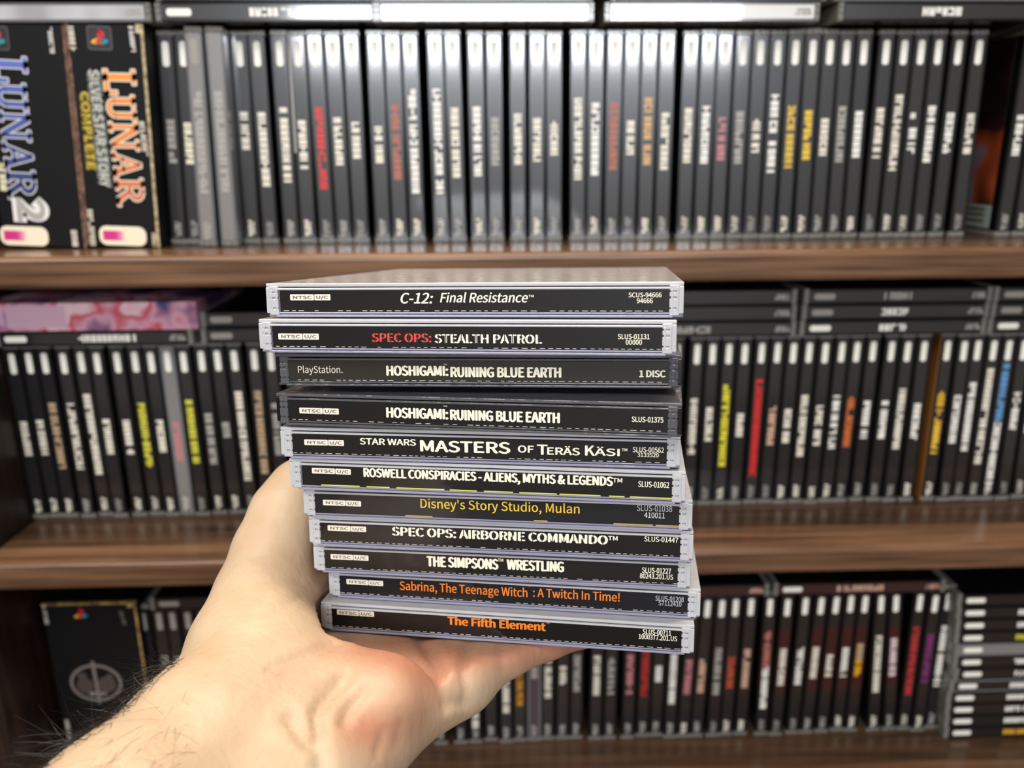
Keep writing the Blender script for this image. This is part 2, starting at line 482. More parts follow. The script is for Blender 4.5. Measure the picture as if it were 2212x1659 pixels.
# orange-lettered carton
pA = hit_y(190, 538, YB); pB = hit_y(346, 536, YB); pTop = hit_y(140, 52, YB); pTopR = hit_y(310, 48, YB)
hA = pTop[2] - Zc
leanA = math.atan2(pTop[0] - pA[0], hA)
leanA = max(-0.1, min(0.1, leanA))
cartA, wA = carton('black game carton with orange and pink LUNAR-style lettering, worn cream edge, top board', pA[0], pB[0], min(hA, 132), YB, Zc, leanA)
cartA['label'] = 'black game carton with orange and pink lettering and worn cream edge, top board'
hA = min(hA, 132)
b = MB(); b.box(wA - 1.9, wA + 0.12, -0.15, 0.8, 6, hA + 0.1); b.box(wA - 4.5, wA + 0.15, -0.18, 0.8, 0, 9); b.box(wA - 4.5, wA + 0.12, -0.16, 0.8, hA - 5, hA + 0.1)
obj('worn_edge', b.mesh('worn_edge', [M_WORN], 0.3, 1), cartA, 'worn cream cardboard edge')
b = MB(); b.box(-0.15, 1.8, -0.15, 0.8, 0, hA); obj('worn_edge', b.mesh('worn_edge', [M_WORNB], 0.3, 1), cartA, 'rubbed brown cardboard edge')
CRM = ink((240, 226, 200))
m_or = bpy.data.materials.new('lettering_fade'); m_or.use_nodes = True
def fade(m, c0, c1, axis='Z', a=0.02, c=0.11):
    nt = m.node_tree; N = nt.nodes; L = nt.links
    tc = N.new('ShaderNodeTexCoord'); sp = N.new('ShaderNodeSeparateXYZ'); mr = N.new('ShaderNodeMapRange'); rp = N.new('ShaderNodeValToRGB')
    mr.inputs['From Min'].default_value = a; mr.inputs['From Max'].default_value = c
    rp.color_ramp.elements[0].color = lin(c0); rp.color_ramp.elements[1].color = lin(c1)
    L.new(tc.outputs['Object'], sp.inputs[0]); L.new(sp.outputs[axis], mr.inputs['Value']); L.new(mr.outputs[0], rp.inputs[0])
    L.new(rp.outputs[0], N['Principled BSDF'].inputs['Base Color']); N['Principled BSDF'].inputs['Roughness'].default_value = 0.45
fade(m_or, (206, 110, 84), (236, 150, 56))
m_bl = bpy.data.materials.new('blue_lettering_fade'); m_bl.use_nodes = True
fade(m_bl, (30, 34, 70), (92, 108, 190))
LAY = ((0.075, 0, -0.12, 0.7), (0.018, 1, -0.2, 0))
m = slab_down(cartA, 'LUNAR', (222, 150), (256, 444), 16.0, 0.65)
obj('title_lettering', m.mesh('title_lettering', [CRM, m_or]), cartA, 'large orange and pink lettering outlined in cream')
b = MB(); a0 = local(cartA, 186, 148); a1 = local(cartA, 240, 405)
m = text_down(cartA, 'SILVER STAR STORY', (192, 150), (218, 404), 5.2, None, layers=((0.06, 0, -0.1, 0.4), (0.0, 1, -0.16, 0)))
obj('subtitle_lettering', m.mesh('subtitle_lettering', [ink((110, 112, 104)), ink((226, 224, 212))]), cartA, 'pale silver lettering')
m = text_down(cartA, 'COMPLETE', (174, 198), (190, 366), 4.4, None, layers=((0.05, 0, -0.1, 0.2), (0.0, 1, -0.16, 0)))
obj('subtitle_lettering', m.mesh('subtitle_lettering', [ink((120, 100, 14)), ink((222, 196, 60))]), cartA, 'yellow lettering')
ex, ez = local(cartA, 215, 82)
emblem(cartA, ex, ez, 10.5, -0.12)
def age_badge(r, p0, p1):
    a = local(r, *p0); c = local(r, *p1)
    b = MB(); b.pill(a[0], c[0], c[1], a[1], -0.14, 0.1, 4.5, 0, 6)
    w = c[0] - a[0]; h = a[1] - c[1]
    n = 10
    b.box(a[0] + w * 0.08, a[0] + w * 0.34, -0.2, -0.12, c[1] + h * 0.25, a[1] - h * 0.25, 1)
    for i in range(n):
        b.box(a[0] + w * (0.34 + 0.022 * i), a[0] + w * (0.34 + 0.022 * (i + 1)), -0.2, -0.12, c[1] + h * 0.25, a[1] - h * 0.25, 2 + i)
    ms = [ink((240, 226, 196)), ink((206, 40, 128))] + [ink(tuple(int(p + (q - p) * (i + 0.5) / n) for p, q in zip((206, 40, 128), (240, 226, 196)))) for i in range(n)]
    obj('age_badge', b.mesh('age_badge', ms), r, 'cream rounded badge with a magenta block')
age_badge(cartA, (213, 487), (318, 532))
def small_print(r, p0, p1, wmm, color, seed):
    a = local(r, *p0); c = local(r, *p1)
    b = MB(); marks(b, random.Random(seed), 0, wmm, c[1], a[1], -0.12)
    sh = (c[0] - a[0]) / max(1e-6, a[1] - c[1])
    b.v = [(a[0] + x + (a[1] - z) * sh, y, z) for x, y, z in b.v]
    obj('small_lettering', b.mesh('small_lettering', [ink(color)]), r)
small_print(cartA, (277, 56), (284, 112), 2.6, (200, 196, 188), 1)
small_print(cartA, (146, 56), (153, 112), 3.2, (206, 196, 176), 2)
small_print(cartA, (300, 262), (310, 337), 3.0, (200, 190, 176), 3)
small_print(cartA, (188, 452), (196, 530), 3.2, (196, 186, 166), 4)

# blue-lettered carton, cut by the picture's edge
qB = hit_y(166, 540, YB); qT = hit_y(122, 52, YB)
wid = min(wA, qB[0] - XL - 1.0)
xB0 = qB[0] - wid
qB[0] = pA[0] - 0.5
leanB = math.atan2(qT[0] - qB[0], qT[2] - Zc)
leanB = leanA
cartB, wB = carton('black game carton with big blue lettering outlined in silver, top board', xB0, qB[0], min(qT[2] - Zc, 132), YB, Zc, leanB)
SIL = ink((214, 214, 216))
m = slab_down(cartB, 'LUNAR', (-16, 120), (20, 428), 16.5, 0.65)
obj('title_lettering', m.mesh('title_lettering', [SIL, m_bl]), cartB, 'large blue lettering outlined in silver')
m = text_down(cartB, '2', (36, 424), (42, 478), 15, None, layers=((0.05, 0, -0.22, 0.4), (0.012, 1, -0.28, 0)))
obj('numeral', m.mesh('numeral', [ink((230, 228, 222)), ink((168, 164, 156))]), cartB, 'grey numeral')
small_print(cartB, (-4, 350), (2, 410), 3.6, (226, 216, 180), 11)
ex, ez = local(cartB, -8, 82); emblem(cartB, ex, ez, 10.5, -0.12)
age_badge(cartB, (-2, 487), (107, 532))
small_print(cartB, (102, 58), (109, 116), 2.6, (196, 192, 186), 5)
small_print(cartB, (153, 497), (157, 530), 3.4, (206, 198, 178), 6)
b = MB(); b.box(wB - 1.6, wB + 0.12, -0.15, 0.8, 0, min(qT[2] - Zc, 132)); obj('worn_edge', b.mesh('worn_edge', [M_WORNB], 0.3, 1), cartB, 'rubbed brown cardboard edge')


# ---- upper board
row1 = [
    R(343.6, 375.7, 246, 344, GREY), R(379, 411, 253, 344, (232, 226, 196)), R(418, 447, 189, 408, GREY, shell='film', card='film', badge='badge_dim', code=GREY, dy=-13),
    R(468.5, 497, 189, 405, GREY, shell='film', card='film', badge=None, code=None, dy=-13),
    R(514, 539.5, 230, 316), R(553, 582, 231, 395), R(603.6, 629, 221, 385), R(644, 664, 236, 356), R(679.6, 705, 221, 402, RED), R(718, 742, 243, 348),
    R(759, 779, 253, 334), R(809.5, 826.4, 258, 341), R(848.4, 863.6, 216, 378, RUST), R(885.5, 901, 182, 415, WHITE), R(939.5, 953, 182, 415, WHITE),
    R(977, 990, 223, 388), R(1026.6, 1035, 216, 375, WHITE), R(1067, 1072, 240, 351, GREY), R(1117.8, 1119.5, 236, 351), R(1160, 1160, 246, 341),
    R(1197, 1197, 253, 329), R(1249.5, 1247.8, 203, 385), R(1288, 1283, 213, 373, WHITE), R(1328.8, 1322, 213, 365, RUST), R(1367.6, 1355.8, 253, 329),
    R(1403, 1393, 203, 351, AMBER), R(1442, 1430, 236, 360), R(1494, 1479, 226, 348), R(1530, 1513, 222, 349, WHITE), R(1567, 1550, 247, 343, PINK),
    R(1606, 1586.8, 228, 351, GREY), R(1642.7, 1621.5, 247, 326), R(1681, 1658, 197, 372, WHITE), R(1720, 1692.8, 222, 361, YEL), R(1754.5, 1731, 233, 343, (230, 190, 44)),
    R(1793, 1766, 251, 334), R(1829.7, 1802.7, 224, 349, GREY), R(1866, 1835.5, 235, 339, WHITE), R(1914.6, 1878, 228, 343), R(1955, 1918, 199, 370),
    R(1989.8, 1947, 239, 332, WHITE), R(2026, 1986, 224, 353, WHITE), R(2070.8, 2024.5, 239, 330, WHITE), R(2115, 2069, 241, 332),
    R(2228, 2169, 245, 336, WHITE), R(2264, 2206, 240, 340, GREY)]
CNAME[(232, 226, 196)] = 'pale yellow'; CNAME[(230, 190, 44)] = 'golden'
T = 'top board'
row_labels(row1, {0: '!dark case with grey title directly beside the orange-lettered carton, top board',
                  2: '!pale shrink-wrapped grey case with white badge, upright on the top board',
                  3: '!pale shrink-wrapped grey case without badge, upright on the top board',
                  8: 'red-titled case', 12: 'brown-orange-titled case', 23: 'rust-titled case', 25: 'amber-titled case',
                  29: 'pink-titled case', 33: 'long yellow-titled case', 34: 'golden-titled case', 39: '!dark case with broken long cream title in three words, top board',
                  44: '!case with coloured cover picture facing the gap, top board', 45: '!last case past the coloured cover picture, cut by the frame, top board'}, T)
row1[1][5]['label'] = 'dark case with bright pale yellow title, second beside the orange-lettered carton, top board'
for i in range(4, 8):
    row1[i][5]['label'] = 'dark case, cream title, %s past the two shrink-wrapped grey cases, top board' % NUM[i - 3]
for i in range(40, 44):
    row1[i][5]['label'] = 'dark case, white title, %s before the dark gap with the cover picture, top board' % NUM[44 - i]

# cover picture on the broad side of the case beyond the gap: plain generic patches
def cover_art(r):
    m = mat('cover_picture_print', (40, 60, 80), 0.25, Coat_Weight=0.7)
    nt = m.node_tree; N = nt.nodes; L = nt.links
    if 'Noise Texture' not in N:
        noise_mix(m, 17.0, (20, 14, 16), (150, 200, 226), lo=0.3, hi=0.72, detail=1.0)
        rp = [n for n in N if n.type == 'VALTORGB'][0]
        for pos, c in ((0.45, (44, 22, 20)), (0.52, (170, 76, 40)), (0.6, (96, 160, 196))):
            e = rp.color_ramp.elements.new(pos); e.color = lin(c)
    b = MB(); b.box(-TH / 2 - 0.25, -TH / 2, 8, 134, 20, HT - 5); b.box(-TH / 2 - 0.25, -TH / 2, 8, 134, 5, 19.5, 1)
    for z in (8, 12, 15.5): b.box(-TH / 2 - 0.3, -TH / 2 - 0.2, 14, 60, z, z + 2.0, 2)
    obj('cover_booklet', b.mesh('cover_booklet', [m, ink((150, 160, 156)), ink((90, 84, 60))]), r, 'cover booklet with coloured picture')
row1[44][5]['extra'] = cover_art
seal = mat('paper_seal', (168, 164, 156), 0.35)
def seal_strip(r):
    b = MB(); b.box(-TH / 2 - 0.5, -TH / 2 + 1.0, -0.35, 0.0, 55, HT - 3)
    obj('seal_strip', b.mesh('seal_strip', [seal]), r, 'pale paper seal strip')
row1[7][5]['extra'] = seal_strip
r1, sol1 = build_row(row1, 0.0, S1, 112, 485, (64, 520), T, 'upright game cases on the top board', wall=(pB[0] + 5.6, pB[0] + 5.6 + HT * math.tan(leanA)))

# ---- middle board, boxed end
Z2 = -PITCHZ
def v2(v): return 600 + v / 2.592
r2l = [(13.5, 71, 785, 985), (57, 110, 780, 985), (95.7, 148.5, 680, 1075, TAN), (139, 189, 670, 1070), (174, 227.6, 635, 1110), (210, 258.5, 775, 980), (253.5, 301, 770, 985),
       (292, 337.6, 690, 1070, LEMON), (327, 372, 785, 970), (362, 403, 800, 1030, PINK), (397, 438, 670, 1045, LEMON), (436, 474.5, 755, 1055, GREY), (470.7, 511, 810, 900, GREY),
       (507, 544, 630, 1160), (550, 580, 620, 1130, TAN), (586, 613, 700, 1000, GREY)]
row2 = [R(q[0], q[1], v2(q[2]), v2(q[3]), q[4] if len(q) > 4 else CREAM) for q in r2l]
row2[9][5].update(card='film', shell='film')
row_labels(row2, {0: '!first case at the dark end of the middle board, under the pink box', 2: 'tan-titled case near the dark end', 7: 'lemon-titled case nearer the dark end',
                  9: 'pale case with pink title', 10: 'last lemon-titled case', 14: '!dark case with long tan title close to the thumb, middle board',
                  15: '!dark case with grey title half hidden by the held stack, middle board'}, 'middle board')
row2[1][5]['label'] = 'second case at the dark end of the middle board, short cream title'
row2[8][5]['label'] = 'dark case, short cream title, between the lemon-titled and pale pink-titled cases, middle board'
ra, sola = build_row(row2, Z2, S2, 785, 1105, (739, 1123), 'middle board', 'upright game cases on the middle board, dark end', wall=(XL + 5.6, XL + 5.6))

# ---- middle board, beyond the held stack
def u2(u): return 1440 + u / 2.477
def w2(v): return 580 + v / 2.477
r2r = [(165, 118, 670, 985), (248, 205, 720, 910), (335, 285, 595, 1060, (226, 214, 40)), (420, 365, 755, 885), (510, 450, 570, 1120, (206, 36, 34)), (595, 530, 710, 940, PEACH), (680, 610, 725, 920),
       (765, 692, 660, 1000), (850, 775, 715, 940), (940, 855, 665, 965, WHITE), (1018, 930, 660, 955, ORNG), (1105, 1020, 700, 910, WHITE), (1205, 1110, 700, 910, WHITE), (1290, 1195, 630, 970),
       (1378, 1285, 715, 920, WHITE), (1505, 1400, 650, 1005, GOLD), (1590, 1490, 670, 940, WHITE), (1665, 1560, 595, 985, WHITE), (1750, 1640, 525, 1065), (1835, 1715, 500, 1220, BLUE),
       (1908, 1800, 660, 870, WHITE), (1990, 1885, 660, 900)]
CNAME[(226, 214, 40)] = 'bright yellow'; CNAME[(206, 36, 34)] = 'bright red'
row3 = [R(u2(q[0]), u2(q[1]), w2(q[2]), w2(q[3]), q[4] if len(q) > 4 else CREAM) for q in r2r]
row3[19][5]['split'] = (0.45, WHITE)
row3[15][5]['split'] = (0.55, (232, 190, 56)); 
def tan_side(r):
    b = MB(); b.box(-TH / 2 - 0.45, -TH / 2 - 0.02, 0.2, 140, 1, HT - 1)
    obj('cover_side', b.mesh('cover_side', [M_TAN]), r, 'tan cover side')
row3[15][5]['extra'] = tan_side
row_labels(row3, {0: '!dark case with cream title just beyond the held stack, middle board', 2: 'bright yellow-titled case', 4: 'long bright red-titled case', 10: 'orange-titled case',
                  15: 'tan-sided gold-titled case', 19: 'blue-and-white-titled case'}, 'middle board')
row3[1][5]['label'] = 'dark case with short cream title, just before the bright yellow-titled case, middle board'
rb, solb = build_row(row3, Z2, S2, 758, 1066, (717, 1093), 'middle board', 'upright game cases on the middle board, beyond the held stack')

# ---- lower board, far end
Z3 = -2 * PITCHZ
def u3(u): return 1460 + u / 2.941
def w3(v): return 1220 + v / 2.941
def x4(u): return 880 + u / 3.568
RT3 = (1274, 1588)
r3m = [(255, GREY, 1500, 1530), (410, GREY, 1390, 1480), (525, CREAM, 1430, 1556), (645, GREY, 1400, 1490), (765, CREAM, 1400, 1522), (865, (190, 130, 30), 1400, 1508), (980, GREY, 1400, 1450),
       (1080, CREAM, 1400, 1495), (1195, CREAM, 1424, 1466), (1300, GREY, 1400, 1482), (1450, CREAM, 1400, 1488), (1560, GREY, 1405, 1488), (1700, PINK, 1400, 1490), (1815, (180, 36, 34), 1395, 1498),
       (1920, WHITE, 1430, 1466), (2025, WHITE, 1400, 1512)]
CNAME[(190, 130, 30)] = 'dark amber'; CNAME[(180, 36, 34)] = 'deep red'
rowm = [R(x4(q[0]), x4(q[0]), q[2], q[3], q[1], straight=True, code=GREY) for q in r3m]
rowm[6][5].update(card='plum', shell='film', badge=None)
r3r = [(118, 50, 570, 790, PINK), (205, 135, 570, 790, PEACH), (300, 240, 490, 810, GREY), (375, 320, 560, 770, (186, 76, 46)), (480, 415, 515, 770, PEACH), (600, 545, 400, 905, (176, 112, 98)), (712, 640, 510, 750),
       (825, 745, 510, 750, WHITE), (925, 835, 510, 715), (1020, 930, 565, 710), (1115, 1035, 520, 720, WHITE), (1200, 1110, 500, 715, TAN), (1305, 1255, 450, 825), (1400, 1355, 470, 720, (222, 200, 200)),
       (1550, 1450, 400, 850, (190, 50, 52)), (1648, 1540, 440, 760, PURP), (1730, 1620, 400, 800, WHITE)]
CNAME[(186, 76, 46)] = 'burnt orange'; CNAME[(176, 112, 98)] = 'dusky pink'; CNAME[(222, 200, 200)] = 'pale pink'; CNAME[(190, 50, 52)] = 'broad red'
rowr = [R(u3(q[0]), u3(q[1]), w3(q[2]), w3(q[3]), q[4] if len(q) > 4 else CREAM) for q in r3r]
for k in (5, 6, 8, 9, 10, 11, 13): rowr[k][5]['card'] = 'red'
rowr[5][5]['split'] = (0.45, WHITE); rowr[11][5]['split'] = (0.48, (226, 168, 30))
rowl = rowm + rowr
for i in range(16): rowl[i][5]['straight'] = True
row_labels(rowl, {0: '!dark case with grey code peeping out under the heel of the hand, lower board', 5: 'dark amber-titled case', 6: 'plum film-wrapped case', 12: 'rosy case before the deep red title',
                  13: 'deep red-titled case', 16: 'case with dull pink title', 19: 'burnt orange-titled case', 21: 'dusky-pink-and-white-titled case', 27: '!case with tan and gold title, lower board', 30: 'case with broad red title',
                  31: 'purple-titled case', 32: '!white-titled case closing the row beside the lying cases, lower board'}, 'lower board')
for i in range(1, 5):
    rowl[i][5]['label'] = 'dark case, %s title, %s before the dark amber-titled case under the hand, lower board' % (cdesc(rowl[i][4]), NUM[5 - i])
for i in (28, 29):
    rowl[i][5]['label'] = 'dark case, %s title, %s before the broad red-titled case, lower board' % (cdesc(rowl[i][4]), NUM[30 - i])
for q in rowl[:16]:
    pass
YB3 = 1563
# the straight ones are seen only at their code, the others at badge and code
rc, solc = build_row(rowl, Z3, S3, 1305, YB3, RT3, 'lower board', 'upright game cases on the lower board')
# ---- lower board, boxed end
rowd = [R(308.5, 345, 1400, 1460, None, badge='badge_dim', code=None, label='dark case directly beside the emblem carton, lower board')]
for i, x in enumerate((343, 372, 405, 437)):
    rowd.append(R(x, x + 36, 1400, 1450, GREY, code=GREY, badge='badge_dim', label='dark case, grey badge, %s past the emblem carton, above the wrist, lower board' % NUM[i + 2]))
for q in rowd: q[5]['straight'] = True
def fix_straight(rows, yt):                     # seen only at the badge: stand straight below it
    return rows
sold = []
for q in rowd:
    o = dict(q[5]); o.pop('straight'); lab = o.pop('label')
    p = hit_y(q[0], 1335, S3)
    sold.append((p[0], p[0], S3))
    game_case(lab, 'upright game cases on the lower board, boxed end', (p[0], S3, Z3 + 0.15), 0.0, 0.33, 0.5, q[4], **o)
# ---- cases standing behind the hand and the held stack, where the rows run on unseen
def fill(xa, xc, z, y, label, group):
    n = int((xc - xa) / 10.7) - 1
    for i in range(n):
        x = xa + (xc - xa) * (i + 1) / (n + 1)
        game_case(label, group, (x, y, z + 0.15), 0.0, 0.36 + 0.04 * (i % 3), 0.6 + 0.05 * (i % 2))
fill(sola[-1][1] + 2, solb[0][0] - 2, Z2, S2 + 2, 'dark upright case behind the held stack on the middle board', 'cases hidden behind the held stack')
fill(sold[-1][0], solc[0][0] - 1, Z3, S3 + 2, 'dark upright case behind the hand on the lower board', 'cases hidden behind the hand')

# ------------------------------------------------------------------ lying cases
def lying(px0, px1, z, Y, label, group, text=None, color=WHITE, badge='badge', code=GREY, shell='dark', card='dark', right=None, left=None, **o):
    """lies on its broad side; local z runs along the shelf, so the spine end of the title starts at the near end"""
    if left is not None: x0 = left
    elif px0 is not None: x0 = hit_y(px0, 0, Y)[0]
    r = game_case(label, group, (x0, Y, z + TH / 2 + 0.1), 0, text[0] if text else 0.4, text[1] if text else 0.6, color if text else None,
                  code=code, badge=badge, shell=shell, card=card, flat=True, **o)
    # lay down: local +z (case top, badge end) to world -x, so that the badge is at the reading start
    r.rotation_euler = (0, -math.pi / 2, 0)
    r.location = S((x0 + HT, Y, z + TH / 2 + 0.1))
    return r
def xat(px, py, Y): return hit_y(px, py, Y)[0]
ZT = HT + 1.4
YF = 40.0
def white_film(name, c0, c1, sc):
    return noise_mix(mat(name, c0, 0.12, Coat_Weight=1.0, Coat_Roughness=0.05), sc, c0, c1, lo=0.3, hi=0.7, detail=2)
CM['card_silver'] = None
def card_variant(key, m):
    me = CM['card_dark'].copy(); me.materials.clear(); me.materials.append(m); CM['card_' + key] = me
card_variant('silver', white_film('reflection_toned_card', (150, 148, 150), (226, 226, 230), 22))  # whitish reflections put into the mottled card colour
card_variant('ivory', white_film('ivory_film', (196, 184, 150), (226, 220, 206), 16))
card_variant('white', mat('white_card', (222, 218, 214), 0.3, Coat_Weight=0.6))
card_variant('lilac', mat('lilac_card', (170, 158, 178), 0.3, Coat_Weight=0.6))
card_variant('brownred', mat('brown_red_card', (60, 36, 34), 0.3, Coat_Weight=0.6))
GT = 'cases lying across the tops of the top row'
def lx(px, py=30): return xat(px, py, YF)
lying(None, 0, ZT, YF, 'case with pale reflections in its spine colour lying across the two cartons, top board', GT, None, shell='film', card='silver', badge='badge_dim', left=lx(325) - HT)
lying(None, 0, ZT, YF, 'dark lying case with white round mark and title above the shrink-wrapped grey cases', GT, (0.42, 0.62), left=lx(334), code=WHITE, badge='badge')
lying(None, 0, ZT + 10.6, YF, 'dark lying case, upper of the pair above the shrink-wrapped grey cases', GT, None, left=lx(338))
lying(None, 0, ZT, YF, 'ivory and silver lying case, lower of the pale pair on the top row', GT, None, left=lx(810), card='ivory', shell='film', badge=None, code=None)
lying(None, 0, ZT + 10.6, YF, 'ivory lying case, upper of the pale pair on the top row', GT, None, left=lx(806), card='ivory', shell='film', badge=None, code=None)
lying(None, 0, ZT, YF, 'white-spined lying case beyond the black gap, top row', GT, None, left=lx(1306), card='white', shell='film', badge=None)
lying(None, 0, ZT + 10.6, YF, 'white-spined lying case stacked on another white-spined one, top row', GT, None, left=lx(1318), card='white', badge=None, code=None)
lying(None, 0, ZT, YF, 'dark lying case with bright white title and round mark near the cover-picture gap', GT, (0.38, 0.58), left=lx(1812), code=GREY, badge=None)
lying(None, 0, ZT + 10.6, YF, 'lilac and white lying case above the dark one near the cover-picture gap', GT, None, left=lx(1800), card='lilac', shell='film', badge=None, code=None)

YM = 52.0
G2 = 'cases lying across the tops of the middle row'
ZM = Z2 + HT + 1.2
def mx(px, py): return xat(px, py, YM)
xp = mx(415, 720)
lying(None, 0, ZM, YM, 'dark lying case with white title under the pink picture box, middle board', G2, (0.42, 0.72), left=xp - HT)
for k in range(2):
    lying(None, 0, ZM + k * 14.0 * 0.75 * 1.0, YM + 3, ['dark lying case beside the pink box, lower of two, middle board', 'dark lying case beside the pink box, upper of two, middle board'][k], G2,
          None, left=mx(428, 715) + k * 0.8, badge='badge_dim', code=GREY)
LN = ['lowest', 'middle', 'topmost']
for k in range(3):
    lying(None, 0, ZM + k * 10.5, YM + 2, '%s of three dark lying cases just beyond the held stack, middle board' % LN[k], G2, (0.22, 0.55) if k == 0 else None, color=GREY, left=mx(1725, 690) - HT - k * 0.6, badge=None, code=GREY)
    lying(None, 0, ZM + k * 10.5, YM + 2, '%s of the three lying cases in the middle pile, bright badge, middle board' % LN[k], G2, (0.42, 0.57), color=WHITE if k < 2 else GREY, left=mx(1733, 690) + k * 0.5,
          badge='badge' if k == 0 else 'badge_dim', code=GREY)
    lying(None, 0, ZM + k * 10.5, YM + 2, '%s of the three lying cases in the pile cut by the frame, middle board' % LN[k], G2, None, left=mx(2142, 690) + k * 0.5, badge='badge' if k == 0 else 'badge_dim')

YL = 48.0
ZL = Z3 + HT + 1.2
G3 = 'cases lying across the tops of the lower row'
def bx(px, py): return xat(px, py, YL)
lying(None, 0, ZL, YL, 'brown-red lying case with pinkish badge over the far lower row', G3, (0.36, 0.64), color=PEACH, left=bx(2046, 1250) - HT, card='brownred', code=PEACH)
lying(None, 0, ZL, YL, 'brown-red lying case partly behind the held stack, lower board', G3, None, left=bx(1664, 1258) - HT, card='brownred', code=PEACH)
lying(None, 0, ZL, YL, 'dark lying case with a grey stripe beside the emblem carton, lower board', G3, None, left=bx(318, 1275), badge='badge_dim')

# the pile of lying cases at the end of the lower board
pile = [(1820, None, 0, 'dark'), (1815, WHITE, 0, 'dark'), (1810, WHITE, 0, 'dark'), (1800, LEMON, 0, 'dark'), (1800, None, 1, 'film'), (1790, WHITE, 0, 'dark'), (1795, WHITE, 0, 'dark'), (1765, WHITE, 1, 'dark'), (1745, WHITE, 0, 'dark'),
        (1735, WHITE, 0, 'dark'), (1728, WHITE, 0, 'dark'), (1722, (222, 168, 50), 0, 'dark')]
PL = ['topmost lying case of the tall pile, plain white badge, lower board', 'lying case second from the top of the tall pile, white title, lower board', 'lying case third from the top of the tall pile, white title, lower board',
      'lemon-marked lying case of the tall pile, just above the blue-glinting one, lower board', 'blue-glinting film-wrapped lying case in the tall pile, lower board', 'lying case of the tall pile just under the blue-glinting one, lower board',
      'lying case of the tall pile, second under the blue-glinting one, lower board', 'lying case in the middle of the tall pile with shiny pale wrap, lower board', 'lying case of the tall pile, fourth from the bottom, lower board',
      'lying case of the tall pile, third from the bottom, lower board', 'lying case of the tall pile, second from the bottom, lower board', 'bottom lying case of the tall pile with gold title, lower board']
for i, (u, c, film, card) in enumerate(pile):
    z = Z3 + (11 - i) * 10.35 + 0.1
    yc = 1220 + (85 + i * 84) / 2.941
    lying(None, 0, z, S3 - 10, PL[i], 'lying cases in the tall pile on the lower board', (0.36, 0.9 if i == 11 else 0.62) if c is not None else None, color=c if c is not None else WHITE, left=xat(1460 + (u - 4) / 2.941, yc, S3 - 10),
          shell='film' if film else 'dark', card='film' if card == 'film' else 'dark', titlew=2.1)

# ------------------------------------------------------------------ emblem carton, picture box
# emblem carton on the lower board
YE = 50.0
e0 = hit_y(88, 1305, YE); e1 = hit_y(292, 1305, YE)
hE = 132.0
cartE, wE = carton('black game carton with round grey emblem and gold-worn top edge, lower board', e0[0], e1[0], hE, YE, Z3 + 0.2, 0.0)
b = MB(); b.box(-0.1, wE + 0.1, -0.15, 3, hE - 1.3, hE + 0.12); b.box(wE - 6, wE + 0.12, -0.2, 3, hE - 4, hE + 0.15); b.box(wE - 1.6, wE + 0.12, -0.15, 0.8, 0, hE)
obj('worn_edge', b.mesh('worn_edge', [noise_mix(mat('gold_worn_edge', (150, 116, 66), 0.6), 240, (96, 66, 40), (196, 160, 90))], 0.3, 1), cartE, 'rubbed golden cardboard edge')
ex, ez = local(cartE, 174, 1326); emblem(cartE, ex, ez, 10.0, -0.12, False)
small_print(cartE, (90, 1308), (98, 1348), 2.6, (180, 172, 160), 7)
small_print(cartE, (256, 1320), (266, 1350), 2.6, (90, 84, 78), 8)
small_print(cartE, (140, 1555), (152, 1625), 2.8, (180, 172, 160), 9)
ex, ez = local(cartE, 208, 1475)
b = MB(); G = ink((112, 102, 96))
def ell(cx, cz, a, c, n=48): return [(cx + a * math.cos(2 * math.pi * i / n), cz + c * math.sin(2 * math.pi * i / n)) for i in range(n)]
o1, o2 = ell(ex, ez, 18.5, 15.5), ell(ex, ez, 16.2, 13.2)
n = len(o1)
b.add([(p[0], -0.15, p[1]) for p in o1] + [(p[0], -0.15, p[1]) for p in o2], [(i, (i + 1) % n, n + (i + 1) % n, n + i) for i in range(n)], 0)
b.poly([(ex - 1.0, ez - 17), (ex + 1.6, ez - 17), (ex + 1.0, ez + 18), (ex - 1.4, ez + 18)], -0.2, 0.1, 0)
b.poly(ell(ex - 8, ez - 2, 6.0, 6.5, 18), -0.16, 0.1, 1); b.poly(ell(ex + 7.5, ez - 1.5, 6.5, 6.5, 18), -0.16, 0.1, 1)
b.poly(ell(ex - 9, ez + 6, 3.4, 3.0, 14), -0.17, 0.1, 1); b.poly(ell(ex + 10, ez + 4, 2.6, 3.4, 14), -0.17, 0.1, 1)
b.poly(ell(ex, ez - 9.0, 7.0, 2.0, 18), -0.18, 0.1, 0)
obj('round_emblem', b.mesh('round_emblem', [G, ink((70, 60, 56))]), cartE, 'grey round emblem with an upright bar')
age_badge(cartE, (205, 1595), (300, 1636))

